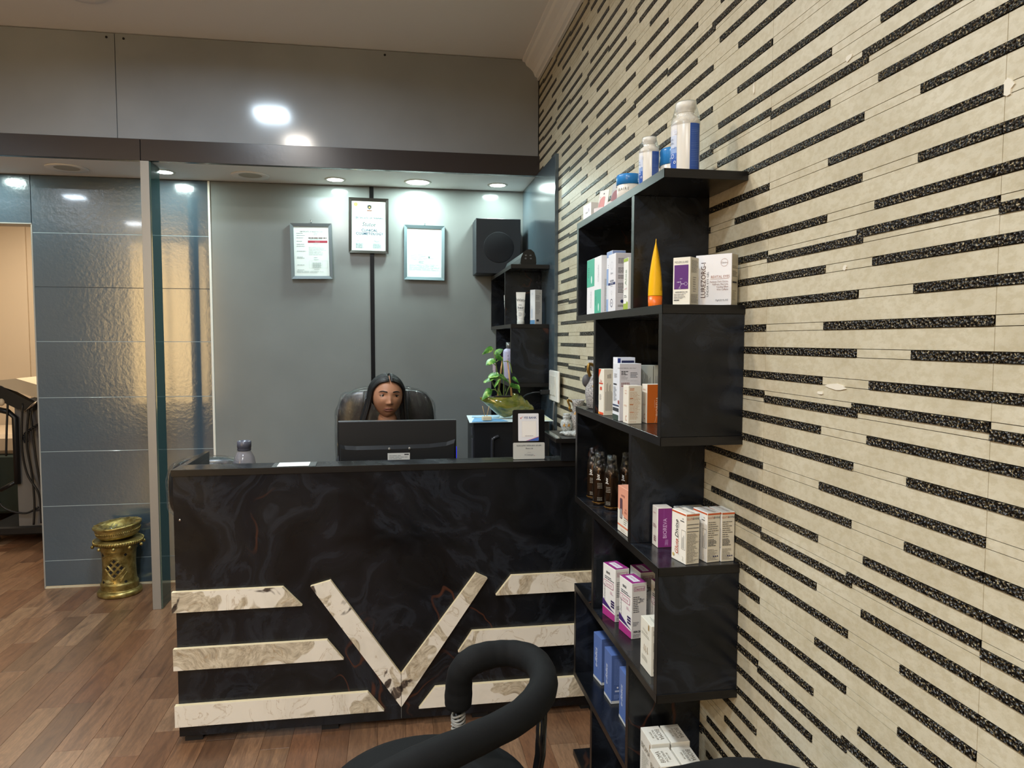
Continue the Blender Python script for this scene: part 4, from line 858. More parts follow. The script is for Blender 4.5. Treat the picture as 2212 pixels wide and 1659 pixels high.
# switch board with plug and cables
t = thing('switch_board', 'white electrical switch board with four switches on the slate side panel', 'switch', (XW-.0225, 3.43, 1.195))
b = MB(); b.box(-.012, -.1, -.075, 0, .1, .075, bev=.004); b.build('plate', M_WPLA, t)
for i in range(4):
    b = MB(); b.box(-.017, -.05+i*.03, -.045, -.0122, -.026+i*.03, .05, bev=.001); b.build('switch', pm('switch_white', '#c9c8bf', .4), t)
t = thing('power_plug', 'black plug with a drooping cable in the white switch board', 'plug', (XW-.035, 3.5, 1.16))
b = MB(); b.box(-.05, -.014, -.012, 0, .014, .012, bev=.004); b.build('plug', M_BP, t)
b = MB(); b.tube(spline([(-.05, 0, 0), (-.09, .01, -.004), (-.13, .04, -.03), (-.15, .06, -.11), (-.155, .07, -.25), (-.15, .07, -.40)]), .0035, 8); b.build('cable', M_BP, t)
t = thing('hanging_cable', 'grey cable hanging down from the switch board behind the desk', 'cable', (XW-.03, 3.42, 1.12))
b = MB(); b.tube(spline([(0, 0, 0), (-.006, .005, -.15), (-.004, .01, -.4), (-.008, .02, -.8), (-.03, .02, -1.11)]), .005, 8); b.build('cable', pm('grey_cable', '#5a5e60', .4), t)

# ------------------------------------------------------------------ frames on the back wall
def frame(label, x0, z0, x1, z1, fw, col, rz, draw, hook=True, group='framed certificates on the grey wall'):
    cx, cz = (x0+x1)/2, (z0+z1)/2; w, h = x1-x0, z1-z0
    t = thing('framed_certificate', label, 'frame', (cx, YB-.0045, cz), group=group); t.rotation_euler = (R(-1.2), R(rz), 0)
    mt = pm('frame_'+col, col, .25, metal=.3)
    b = MB()
    for P in (((-w/2, -h/2), (w/2, -h/2), (w/2-fw, -h/2+fw), (-w/2+fw, -h/2+fw)), ((w/2, -h/2), (w/2, h/2), (w/2-fw, h/2-fw), (w/2-fw, -h/2+fw)), ((w/2, h/2), (-w/2, h/2), (-w/2+fw, h/2-fw), (w/2-fw, h/2-fw)), ((-w/2, h/2), (-w/2, -h/2), (-w/2+fw, -h/2+fw), (-w/2+fw, h/2-fw))):
        n = 4; o1 = [(P[0][0], -.022, P[0][1]), (P[1][0], -.022, P[1][1]), (P[2][0], -.015, P[2][1]), (P[3][0], -.015, P[3][1])]
        o2 = [(q[0], -.004, q[1]) for q in P]
        b.add(o1+o2, [(0, 1, 2, 3), (7, 6, 5, 4), (0, 4, 5, 1), (1, 5, 6, 2), (2, 6, 7, 3), (3, 7, 4, 0)])
    b.build('frame', mt, t)
    b = MB(); b.box(-w/2+fw*.8, -.010, -h/2+fw*.8, w/2-fw*.8, -.006, h/2-fw*.8); b.build('paper', pm('certificate_paper', '#ccd6d4', .5, coat=.6), t)
    pr = Print(); pr.frame((-w/2+fw, -.010, -h/2+fw), (1, 0, 0), (0, 0, 1)); draw(pr, w-2*fw, h-2*fw); pr.build(t)
    if hook:
        b = MB(); b.tube([(0, -.001, h/2+.004), (.002, -.012, h/2+.012), (0, -.008, h/2+.02)], .003, 8); b.build('hook', M_CHROME, t)
def c_mid(p, w, h):
    ink = '#34505c'; p.disc(w*.12, h*.93, w*.055, '#d99a1e'); p.disc(w*.12, h*.93, w*.035, '#f0c24a'); p.poly([(w*.08, h*.9), (w*.105, h*.9), (w*.09, h*.855), (w*.07, h*.86)], '#b5876a'); p.poly([(w*.135, h*.9), (w*.16, h*.9), (w*.175, h*.86), (w*.15, h*.855)], '#b5876a')
    cx, cy = w*.52, h*.875; p.ring(cx, cy, w*.11, w*.012, '#8a8478'); p.poly([(cx-w*.06, cy+h*.035), (cx, cy+h*.05), (cx+w*.06, cy+h*.035), (cx+w*.055, cy-h*.015), (cx, cy-h*.045), (cx-w*.055, cy-h*.015)], '#2c3430'); p.disc(cx, cy, w*.026, '#b5905a'); p.poly([(cx-w*.08, cy-h*.055), (cx+w*.08, cy-h*.055), (cx+w*.06, cy-h*.08), (cx-w*.06, cy-h*.08)], '#7a5a4c')
    p.lines(w*.66, h*.945, w*.96, h*.96, 1, '#8fa8ac'); p.lines(w*.1, h*.76, w*.92, h*.775, 1, '#8fa8ac', rag=.02); p.lines(w*.38, h*.735, w*.64, h*.75, 1, '#8fa8ac', rag=.02); p.text('ACCREDITED BY IAO USA', w*.53, h*.715, w*.042, '#7a939a')
    p.text('CERTIFICATE OF TRAINING', w*.51, h*.66, w*.071, ink, sx=1.0, bold=.012); p.lines(w*.22, h*.605, w*.82, h*.615, 1, '#a0b5b8', rag=.05)
    p.text('Stutee', w*.5, h*.535, w*.17, '#2f464c', shear=.3, sx=.9); p.lines(w*.24, h*.465, w*.82, h*.475, 1, '#a0b5b8', rag=.05)
    p.text('CLINICAL', w*.52, h*.415, w*.105, '#2c4c60', bold=.015, sx=1.05); p.text('COSMETOLOGY', w*.53, h*.345, w*.105, '#2c4c60', bold=.015, sx=1.05); p.lines(w*.1, h*.28, w*.9, h*.29, 1, '#9ab0b4', rag=.05)
    for x0 in (.1, .6): p.rect(w*x0, h*.17, w*(x0+.3), h*.172, '#8fa8ac'); p.lines(w*(x0+.02), h*.055, w*(x0+.28), h*.16, 4, '#7a9298', rag=.2, t=.45)
    p.text('Num', w*.73, h*.195, w*.08, ink, shear=.3); p.text('A -', w*.2, h*.2, w*.07, '#7a939a', shear=.4)
frame('dark-framed clinical cosmetology certificate, highest and in the middle', -.272, 1.928, -.042, 2.25, .016, '#35322f', .5, c_mid, False)
def c_left(p, w, h):
    k = '#7c8a8c'; p.frame_rect(w*.04, h*.02, w*.98, h*.93, .0007, '#b5c0c0'); p.text('CERTIFICATE OF REGISTRATION', w*.5, h*.9, w*.045, '#5a6668', bold=.02); p.lines(w*.42, h*.76, w*.95, h*.79, 1, '#5c4c4c', t=.8, rag=.02)
    p.lines(w*.45, h*.735, w*.9, h*.76, 2, k); p.rect(w*.4, h*.675, w*.96, h*.72, '#8e1f34'); p.lines(w*.6, h*.69, w*.75, h*.7, 1, '#d9b9bd')
    for z in (.86, .82, .77, .7, .64, .6, .5, .38, .36, .22, .12): p.lines(w*.08, h*z, w*.34, h*(z+.018), 1, k, t=.5)
    for z in (.86, .83, .65, .37, .33, .13): p.lines(w*.56, h*z, w*.72, h*(z+.015), 1, k, t=.5)
    p.lines(w*.42, h*.43, w*.94, h*.61, 8, k, rag=.3, t=.2); p.frame_rect(w*.42, h*.16, w*.95, h*.31, .0006, '#9aa6a6'); p.lines(w*.52, h*.165, w*.78, h*.28, 10, k, rag=.1, t=.4); p.rect(w*.5, h*.16, w*.503, h*.31, '#9aa6a6'); p.rect(w*.8, h*.16, w*.803, h*.31, '#9aa6a6'); p.lines(w*.06, h*.07, w*.95, h*.11, 3, k, t=.3)
frame('silver-framed registration sheet with a dark red bar, left of the three', -.603, 1.772, -.369, 2.094, .018, '#6c7478', -.9, c_left)
def c_right(p, w, h):
    k = '#b0c4c4'; p.lines(w*.48, h*.9, w*.52, h*.95, 2, '#8aa0a0'); p.lines(w*.1, h*.7, w*.5, h*.77, 3, k, rag=.3); p.lines(w*.34, h*.54, w*.66, h*.66, 6, k, t=.4); p.lines(w*.1, h*.36, w*.9, h*.48, 5, '#8fa8aa', rag=.5, t=.25); p.rect(w*.62, h*.395, w*.66, h*.425, '#4c6a68')
    p.lines(w*.34, h*.28, w*.55, h*.34, 3, '#7c9698', t=.4); p.lines(w*.06, h*.14, w*.95, h*.27, 7, '#8fa8aa', rag=.3, t=.25); p.frame_rect(w*.03, h*.03, w*.96, h*.6, .0005, '#bccccc')
frame('silver-framed pale document, rightmost of the three', .048, 1.776, .288, 2.1, .018, '#6f8288', .6, c_right)

# ------------------------------------------------------------------ things on the desk
t = thing('monitor', 'black computer monitor seen from behind with a white sticker', 'monitor', (.003, 2.95, .7425), R(-.6))
b = MB(); b.box(-.238, 0, .052, .238, .022, .347, bev=.003); b.build('housing', M_BP, t)
b = MB(); b.box(-.2385, .004, .342, .2385, .026, .3475, bev=.001); b.box(-.2385, .0222, .05, .2385, .026, .342, 0); b.build('bezel', pm('bezel_grey', '#6d7273', .25, metal=.4), t)
b = MB()
P = [(-.232, .244), (-.2, .24), (-.15, .238), (0, .238), (.15, .24), (.2, .244), (.232, .25), (.234, .06), (-.234, .06)]
P = [(-.234, .256), (-.215, .249), (-.17, .246), (0, .247), (.13, .250), (.2, .257), (.234, .268), (.234, .062), (-.234, .062)]
n = len(P); b.add([(x, -.0005, z) for x, z in P]+[(x*.97, -.022, .06+(z-.06)*.93) for x, z in P], [tuple(range(n, 2*n))]+[(i, (i+1) % n, n+(i+1) % n, n+i) for i in range(n)]); b.build('rear_bulge', M_BP, t)
pr = Print(); pr.frame((-.03, -.022, .096), (1, 0, 0), (0, 0, 1)); pr.rect(-.012, .05, .077, .122, '#b9bcba'); pr.rect(.055, .113, .073, .118, '#333338'); pr.lines(-.006, .086, .07, .116, 5, '#55585a', t=.3); pr.lines(-.006, .056, .05, .08, 4, '#8a8d8c', t=.3); pr.build(t, 'sticker')
for x in (-.035, .046):
    b = MB(); b.lathe([(.002, .0), (.0045, .0), (.005, .003), (.002, .003)], n=14, M=Matrix.Rotation(R(90), 4, 'X')); b.build('screw', M_ALU, t, (x, -.0215, .236))
b = MB(); b.box(-.035, .0262, .0, .035, .04, .2, bev=.004); b.box(-.11, -.04, .0005, .11, .1, .01, bev=.003); b.build('stand', M_BP, t)
b = MB(); b.box(.2386, .006, .13, .2395, .02, .235); b.build('side_glow', pm('blue_glow', '#1020ff', .4, emit=1.4), t)  # emissive strip put in for the blue glow at the monitor's right end
t = thing('keyboard', 'black keyboard lying on the worktop behind the monitor', 'keyboard', (-.04, 3.125, .7425))
b = MB(); b.box(-.2, -.06, 0, .2, .06, .016, bev=.003)
for i in range(4):
    for j in range(13): b.box(-.19+.029*j, -.052+.027*i, .0162, -.165+.029*j, -.029+.027*i, .0205)
b.build('body', M_BP, t)

def stand_board(label, loc, rx):
    t = thing('payment_standee', label, 'stand', loc, R(-3)); t.rotation_euler = (R(rx), 0, R(-3))
    b = MB(); b.prism(rrect(-.061, 0, .061, .186, .008), 'y', 0, .004); b.build('board', M_BPG, t)
    b = MB(); b.prism(rrect(-.06, .0, .06, .062, .004), 'y', -.0022, -.0004); b.build('white_base_panel', pm('panel_grey_white', '#b8bab5', .25), t)
    pr = Print(); pr.frame((0, -.0004, 0), (1, 0, 0), (0, 0, 1)); pr.poly([(x, z) for x, z in rrect(-.04, .068, .038, .172, .003)], '#dfe1e6')
    pr.text('YES BANK', .006, .156, .0115, '#24407c', bold=.02, sx=.95); pr.poly([(-.0335, .156), (-.031, .157), (-.0295, .1535), (-.024, .161), (-.0225, .1605), (-.029, .151), (-.030, .151)], '#c23a36')
    pr.rect(-.026, .083, .028, .143, '#e9e7e3'); pr.frame_rect(-.026, .083, .028, .143, .0005, '#cfc9c4')
    pr.lines(-.014, .0865, .018, .0905, 1, '#8a8a90', t=.4, rag=.05); pr.poly([(-.012, .0685), (.0375, .0685), (.0375, .083), (.012, .0745)], '#3f62b4'); pr.poly([(-.012, .0685), (.0, .0705), (.0375, .083), (.0375, .0845), (.01, .0755)], '#c9504e')
    pr.off = .0025; pr.text('SCAN & PAY WITH ANY UPI APP', 0, .051, .0068, '#44464a', sx=.95, bold=.01); pr.text('Brave Life', .001, .0405, .007, '#3f4145', shear=.3); pr.lines(-.006, .0245, .008, .0265, 1, '#8a8a8c', t=.5, rag=.05); pr.text("m'swipe", .0, .017, .0105, '#77797c'); pr.disc(.021, .013, .0012, '#8f1f5a')
    pr.build(t)
    b = MB(); b.prism([(.0045, .004), (.0045, .11), (.05, .0)], 'x', -.012, .012); b.build('prop', M_BPG, t)
stand_board('upright payment stand with a bank card on black above a white base', (.49, 2.642, .9712), -5)
t = thing('payment_card', 'white card under clear acrylic lying flat on the desk ledge', 'card', (-.36, 2.625, .9705), R(2))
b = MB(); b.box(-.078, -.022, 0, .072, .062, .002, bev=.0006); b.build('acrylic', pm('acrylic', '#dfe8e8', .03, trans=.9, ior=1.3), t)
b = MB(); b.box(-.06, -.021, .0022, .048, .058, .0028); b.build('sheet', M_PAPER, t)
pr = Print(); pr.frame((0, 0, .0028), (1, 0, 0), (0, 1, 0)); pr.frame_rect(-.05, -.012, .04, .05, .0008, '#9aa0a0'); pr.build(t)
t = thing('water_bottle', 'translucent grey ribbed water bottle behind the desk ledge', 'bottle', (-.58, 2.86, .7425))
rr = .04; prof = [(0, 0), (.034, 0), (.04, .006), (.041, .05), (.038, .06), (.041, .07), (.042, .17), (.041, .2), (.036, .225), (.027, .245), (.022, .252)]
b = MB(); n = 40; vs = []
for r_, z in prof:
    for k in range(n):
        q = 2*math.pi*k/n; a = r_*(1+.045*math.sin(5*q+z*26)*(1 if .02 < z < .235 else 0)); vs.append((a*math.cos(q), a*math.sin(q), z))
b.add(vs, [(i*n+k, i*n+(k+1) % n, (i+1)*n+(k+1) % n, (i+1)*n+k) for i in range(len(prof)-1) for k in range(n)], 0, True)
b.build('body', pm('smoky_plastic', '#85838b', .1, alpha=.5, spec=.8), t)
b = MB(); b.lathe([(.0235, .2522), (.0245, .2525), (.0255, .256), (.0245, .262), (.0262, .264), (.0262, .287), (.024, .289), (.02, .289), (.019, .284), (0, .284)], n=30); b.build('cap', pm('bottle_cap', '#4a4c58', .3), t)

# ------------------------------------------------------------------ printer with cloth sheet, planter, reed holder
t = thing('printer', 'black office machine box standing on the desk return under a blue sheet', 'printer', (.52, 3.39, .7425))
b = MB(); b.box(-.175, -.14, .004, .18, .14, .3, bev=.006); b.build('case', pm('printer_black', '#16171a', .35), t)
b = MB(); b.tube(spline([(-.09, -.142, .01), (-.09, -.146, .2), (-.083, -.146, .225), (-.06, -.144, .235)]), .007, 8); b.build('handle_rib', pm('rib_grey', '#2c2e33', .25), t)
b = MB()
for i in range(4): b.box(-.179, -.12+i*.012, .08, -.1752, -.112+i*.012, .22)
b.box(-.18, -.1, .235, -.1752, -.06, .27); b.build('side_slots', pm('slot_grey', '#3c3e44', .4), t)
for fx in (-.15, .15):
    b = MB(); b.box(fx-.02, -.12, 0, fx+.02, .12, .0035); b.build('foot', M_BP, t)
t = thing('table_sheet', 'pale blue and white printed sheet lying on top of the black machine', 'sheet', (.525, 3.385, 1.044))
b = MB(); b.add([(-.2, -.15, -.002), (.19, -.15, 0), (.205, .14, .0), (-.185, .145, .0)], [(0, 1, 2, 3)]); b.add([(-.2, -.15, .0), (.19, -.15, .002), (.205, .14, .002), (-.185, .145, .002), (-.2, -.15, -.001), (.19, -.15, .0), (.205, .14, .0), (-.185, .145, .0)], [(0, 1, 2, 3), (0, 4, 5, 1), (1, 5, 6, 2), (2, 6, 7, 3), (3, 7, 4, 0)])
b.build('sheet', pm('sheet_paper', '#cfe2e6', .5), t)
pr = Print(); pr.frame((0, 0, .0022), (1, 0, 0), (0, 1, 0)); pr.off = .0006; pr.poly([(-.19, -.148), (-.02, -.148), (-.04, -.04), (-.16, .02)], '#6fa9d6'); pr.poly([(.1, -.1), (.19, -.14), (.195, .1), (.12, .1)], '#dcd9b8'); pr.poly([(-.17, .04), (-.05, 0), (-.02, .12), (-.16, .13)], '#a9cbe0'); pr.build(t)
t = thing('reed_holder', 'tiny cream block holding two thin reed sticks left of the shell planter', 'holder', (.408, 3.272, 1.0492), R(8))
b = MB(); b.box(-.021, -.012, 0, .021, .012, .018, bev=.002); b.build('block', pm('cream_block', '#c9bd9e', .6), t)
for x1 in (-.02, .012):
    b = MB(); b.tube([(-.004+x1*.2, 0, .012), (x1, 0, .066)], .0013, 6); b.build('reed', pm('reed_tan', '#b39460', .6), t)
t = thing('shell_planter', 'glossy olive green conch shell planter on the blue sheet', 'planter', (.50, 3.375, 1.0475))
M_SHELL = pm('olive_glaze', '#5b6126', .07, coat=.6); t_ = NT(M_SHELL); t_.link(t_.ramp(t_.noise(t_.pos((1, 1, 1.4)), 16, 4, .6, 1.), [(.3, '#39421a'), (.5, '#60662a'), (.62, '#7b7434'), (.75, '#7ea096')]), t_.b.inputs['Base Color'])
ctl = [(-.112, .1, .007), (-.102, .098, .016), (-.07, .088, .034), (-.03, .072, .054), (.005, .064, .062), (.035, .066, .06), (.05, .07, .053), (.056, .071, .056), (.072, .068, .047), (.079, .066, .04), (.086, .066, .042), (.1, .06, .034), (.107, .057, .028), (.114, .056, .03), (.126, .05, .022), (.132, .047, .017), (.138, .045, .018), (.148, .042, .008)]
b = MB(); n = 30; vs = []
for (x, zc, r_) in ctl:
    for k in range(n):
        q = 2*math.pi*k/n; z = zc+r_*math.sin(q); y = r_*.85*math.cos(q)
        lim = .101 if x < .05 else (.118 if x < .075 else 1)
        rip = 1+.03*math.sin(q*7) if x > .05 else 1
        vs.append((x, y*rip, max(.0, min(z, lim))))
N = len(ctl); b.add(vs, [(i*n+k, i*n+(k+1) % n, (i+1)*n+(k+1) % n, (i+1)*n+k) for i in range(N-1) for k in range(n)]+[tuple(range(n)), tuple(range((N-1)*n, N*n))], 0, True)
b.build('shell', M_SHELL, t)
b = MB(); b.lathe([(0, -.012), (.028, -.012), (.03, 0.0005)], (0, 0, 0), 24, sx=1.2) if False else b.lathe([(.0, .0995), (.042, .1015), (.045, .1035), (.03, .1075), (0, .109)], (0, 0, 0), 20, sx=1.1, sy=.8); b.build('soil', pm('dark_soil', '#201a12', .9), t)
t = thing('pothos_plant', 'variegated green pothos with two bamboo stakes growing in the shell planter', 'plant', (.50, 3.375, 1.153))
for (x0, x1, h) in ((-.024, -.004, .185), (.037, .019, .172)):
    b = MB(); b.tube([(x0*1.1, -.005, -.004), (x1, -.005, h)], [.0055, .0028], 8); b.build('stake', pm('bamboo', '#bf9a68', .6), t)
M_LEAF = pm('pothos_leaf', '#5d8c3a', .4); t_ = NT(M_LEAF); t_.link(t_.ramp(t_.noise(t_.pos((1, 1, 1)), 45, 3, .6, .6), [(.35, '#2f6424'), (.5, '#4f8a34'), (.62, '#8fb85a'), (.72, '#c4d890')]), t_.b.inputs['Base Color'])
M_STEM = pm('pothos_stem', '#6f8a45', .5)
def leaf(p, d, L, wd, droop, tw):
    b = MB(); L *= 1.12; wd *= 1.3; d = Vector(d).normalized(); side = d.cross(Vector((0, 1, 0))).normalized(); side = (Matrix.Rotation(R(tw), 3, d) @ side); nr = side.cross(d)
    rows = 9; vs = []
    for i in range(rows):
        q = i/(rows-1); w = wd*(math.sin(math.pi*min(1, q**.62))**.8)*(.98 if q < .98 else 0)+.0003; c = Vector(p)+d*L*q+Vector((0, 0, -1))*droop*L*q*q
        for s in (-1, -.5, 0, .5, 1): vs.append(c+side*w*s+nr*abs(s)*w*.28)
    fs = [(i*5+j, i*5+j+1, (i+1)*5+j+1, (i+1)*5+j) for i in range(rows-1) for j in range(4)]
    b.add(vs, fs, 0, True); b.build('leaf', M_LEAF, t)
stems = [[(-.02, -.01, 0), (-.03, -.015, .09), (-.035, -.015, .14), (-.05, -.015, .225)], [(-.036, -.015, .145), (-.06, -.015, .16), (-.068, -.015, .145)], [(0, -.01, 0), (.0, -.012, .12), (-.01, -.012, .175), (-.04, -.012, .158)], [(.0, -.01, .165), (.028, -.012, .16), (.04, -.012, .11)], [(-.02, -.01, 0), (-.05, -.02, .055), (-.066, -.02, .09)], [(.01, -.01, 0), (.03, -.02, .05), (.06, -.02, .055)], [(-.01, -.02, 0), (-.03, -.03, .06), (-.02, -.03, .09)], [(-.01, -.01, 0), (-.04, -.02, .03), (-.06, -.02, .03)]]
for s in stems: b = MB(); b.tube(spline(s), .0022, 6); b.build('stem', M_STEM, t)
for a in [((-.05, -.018, .225), (-1, -.2, .05), .05, .012, .55, 15), ((-.045, -.018, .2), (.75, -.3, .65), .048, .013, .2, -40), ((-.04, -.02, .185), (.9, -.4, .0), .034, .014, .3, 25), ((-.048, -.022, .18), (-.8, -.5, -.35), .045, .019, .3, 60),
          ((-.03, -.02, .115), (-.75, -.4, -.2), .05, .022, .25, 70), ((-.02, -.02, .1), (-.9, -.4, .25), .04, .014, .6, 35), ((-.02, -.03, .085), (.7, -.6, -.1), .055, .028, .4, 60), ((-.066, -.02, .092), (-.6, -.6, -.3), .038, .024, .3, 80), ((-.035, -.03, .08), (-.3, -.7, -.6), .04, .018, .2, 80),
          ((.03, -.02, .045), (.85, -.5, .05), .048, .02, .35, 50), ((.04, -.01, .085), (.8, -.3, -.2), .032, .01, .5, 40), ((-.055, -.02, .03), (-.9, -.3, -.1), .05, .016, .75, 30), ((.062, -.02, .056), (.25, -.3, -.9), .04, .009, 0, 60), ((.01, -.03, .03), (-.2, -.7, .6), .03, .012, .2, 70)]: leaf(*a)

# ------------------------------------------------------------------ chairs behind the desk
def superell(mb, c, a, bb, h, e=.35, n=32, m=18, fn=None, mi=0):
    def sp(v, k): return math.copysign(abs(v)**k, v)
    vs = []
    for i in range(m+1):
        ph = -math.pi/2+math.pi*i/m
        for k in range(n):
            th = 2*math.pi*k/n; p = Vector((a*sp(math.cos(ph), e)*sp(math.cos(th), e), bb*sp(math.cos(ph), e)*sp(math.sin(th), e*1.6), h*sp(math.sin(ph), e)))
            if fn: p = fn(p)
            vs.append(p+Vector(c))
    mb.add(vs, [(i*n+k, i*n+(k+1) % n, (i+1)*n+(k+1) % n, (i+1)*n+k) for i in range(m) for k in range(n)], mi, True)
M_LEA = pm('brown_black_leather', '#241f1e', .3)
def base_star(t, r_=.3, z0=.06, n=5, hub=.4):
    b = MB(); b.lathe([(.03, z0+.02), (.03, hub-.15), (.018, hub-.15), (.018, hub)], n=18); b.build('gas_column', M_BP, t)
    b = MB()
    for i in range(n):
        a = 2*math.pi*i/n+.3; b.tube([(.02*math.cos(a), .02*math.sin(a), z0+.03), (r_*math.cos(a), r_*math.sin(a), z0+.005)], [.022, .013], 8)
    b.build('star_base', M_BP, t)
    for i in range(n):
        a = 2*math.pi*i/n+.3; b = MB(); b.lathe([(0, -.012), (.024, -.012), (.026, -.008), (.026, .008), (.024, .012), (0, .012)], (r_*math.cos(a), r_*math.sin(a), .0265), 16, M=Matrix.Rotation(R(90), 4, 'X') @ Matrix.Rotation(a, 4, 'Y'))
        b.tube([(r_*math.cos(a), r_*math.sin(a), .03), (r_*math.cos(a), r_*math.sin(a), z0+.004)], .006, 8); b.build('caster', M_BP, t)
def wrinkle(k):
    def fn(p): return p*(1+.011*math.sin(p.z*60+p.x*35)+.008*math.sin(p.x*120-p.z*40)) if k else p
    return fn
t = thing('office_chair', 'high-back brown-black leather office chair still wrapped in clear plastic, behind the woman', 'chair', (-.055, 3.68, 0))
b = MB(); superell(b, (0, .03, .88), .246, .055, .29, .42); b.build('backrest', M_LEA, t)
for x in (-.115, .115):
    b = MB(); b.tube(spline([(x, -.028, .62), (x*1.02, -.03, .9), (x*.98, -.028, 1.1), (x*.95, -.005, 1.16)]), .0045, 6); b.tube(spline([(x+.01, -.028, .62), (x*1.02+.01, -.03, .9), (x*.98+.01, -.028, 1.1), (x*.95+.01, -.005, 1.16)]), .0025, 6); b.build('seam', pm('seam_black', '#0b0a0a', .3), t)
b = MB(); superell(b, (0, -.19, .40), .25, .24, .045, .45); b.build('seat', M_LEA, t)
for s in (-1, 1):
    b = MB(); b.tube(spline([(s*.27, .02, .5), (s*.285, .0, .62), (s*.285, -.06, .69), (s*.285, -.26, .69), (s*.275, -.3, .6), (s*.26, -.26, .47)]), .02, 10); b.build('armrest', M_BP, t)
base_star(t, hub=.355)
b = MB(); superell(b, (0, .03, .88), .258, .066, .3, .45, 64, 40, wrinkle(1)); b.build('plastic_wrap', M_FILM, t)
t = thing('wrapped_chair', 'black visitor chair in crinkled plastic peeking out at the left end of the desk', 'chair', (-.855, 3.42, 0), R(8))
b = MB(); superell(b, (0, 0, .74), .165, .045, .142, .62); b.build('backrest', pm('black_leather', '#111112', .3), t)
b = MB(); superell(b, (.05, -.2, .45), .14, .19, .04, .45); b.build('seat', MATS['black_leather'], t)
b = MB()
for s in (-.35, 1):
    b.tube(spline([(s*.1, .04, .64), (s*.11, .05, .45), (s*.12, .08, .0105)]), .011, 8); b.tube(spline([(s*.11, .02, .43), (s*.12, -.3, .43), (s*.13, -.36, .0105)]), .011, 8)
b.build('frame', M_BP, t)
b = MB(); superell(b, (0, 0, .74), .176, .056, .152, .62, 48, 30, wrinkle(1)); b.build('plastic_wrap', M_FILM, t)

# ------------------------------------------------------------------ the woman at the desk
def skin_mesh(J, E, sub=2):
    me = bpy.data.meshes.new('s'); names = list(J); me.from_pydata([J[k][0] for k in names], [(names.index(a), names.index(c)) for a, c in E], [])
    o = bpy.data.objects.new('s', me); COL.objects.link(o); m = o.modifiers.new('s', 'SKIN'); m.use_smooth_shade = True
    for i, k in enumerate(names):
        r_ = J[k][1]; v = me.skin_vertices[0].data[i]; v.radius = r_ if isinstance(r_, tuple) else (r_, r_); v.use_root = (i == 0)
    o.modifiers.new('d', 'SUBSURF').levels = sub; o.modifiers['d'].render_levels = sub
    dg = bpy.context.evaluated_depsgraph_get(); dg.update(); ev = o.evaluated_get(dg); em = ev.to_mesh()
    vs = [v.co.copy() for v in em.vertices]; fs = [tuple(p.vertices) for p in em.polygons]; ev.to_mesh_clear(); bpy.data.objects.remove(o); bpy.data.meshes.remove(me)
    return vs, fs
G = lambda x, s: math.exp(-(x/s)**2)
def head_pt(d):
    a, bb, c = .0705, .092, (.087 if d.z > 0 else .107)
    x, y, z = a*d.x, bb*d.y, c*d.z
    if d.z < 0:
        q = -d.z; x *= 1-.34*q**2.4; y *= (1-.10*q**2) if y < 0 else (1-.42*q**1.3)
    if y < 0:
        fr = min(1, -d.y*1.6)
        dy = 0
        dy += .016*G(x, .0085)*(1/(1+math.exp((z-.004)/.007)))*(1/(1+math.exp(-(z+.038)/.0025)))*min(1, max(.25, (.012-z)/.045))
        dy += .0085*G(x, .0085)*G(z+.0315, .008)+.0062*(G(x-.0105, .0055)+G(x+.0105, .0055))*G(z+.0345, .005)
        dy -= .0085*(G(x-.0295, .015)+G(x+.0295, .015))*G(z-.001, .0105)
        dy += .0035*(G(x-.027, .018)+G(x+.027, .018))*G(z-.0175, .007)
        dy += .004*(G(x-.037, .017)+G(x+.037, .017))*G(z+.028, .018)
        dy += .0055*G(x, .017)*G(z+.0575, .0045)+.006*G(x, .015)*G(z+.0675, .0045)-.003*G(x, .02)*G(z+.0625, .0016)-.003*G(x, .014)*G(z+.077, .004)
        dy += .006*G(x, .014)*G(z+.093, .011)
        y -= dy*fr
    return Vector((x, y, z))
def head_geo():
    n, m = 120, 100; vs, fs = [], []
    for i in range(m+1):
        th = math.pi*i/m
        for k in range(n):
            ph = 2*math.pi*k/n; vs.append(head_pt(Vector((math.sin(th)*math.cos(ph), math.sin(th)*math.sin(ph), math.cos(th)))))
    fs = [(i*n+k, (i+1)*n+k, (i+1)*n+(k+1) % n, i*n+(k+1) % n) for i in range(m) for k in range(n)]
    return vs, fs
from mathutils.bvhtree import BVHTree
WP = thing('person', 'woman with long black centre-parted hair seated behind the monitor', 'person', (-.045, 3.36, 0))
HC = Vector((0, 0, 1.167)); HM = Matrix.Translation(HC) @ Matrix.Rotation(R(9), 4, 'Z') @ Matrix.Rotation(R(2.5), 4, 'Y') @ Matrix.Rotation(R(1), 4, 'X')
hv, hf = head_geo(); bvh = BVHTree.FromPolygons(hv, hf)
def sy(x, z, dd=0.):
    h = bvh.ray_cast(Vector((x, -.3, z)), Vector((0, 1, 0))); return (h[0].y if h[0] else -.05)-dd
J = {'hip': ((0, .16, .54), (.15, .11)), 'belly': ((0, .14, .68), (.125, .095)), 'chest': ((0, .11, .83), (.14, .1)), 'neckb': ((0, .07, .96), (.06, .055)), 'neck': ((0, .03, 1.03), (.048, .05)), 'skull': ((0, .012, 1.09), (.05, .055))}
Eg = [('hip', 'belly'), ('belly', 'chest'), ('chest', 'neckb'), ('neckb', 'neck'), ('neck', 'skull')]
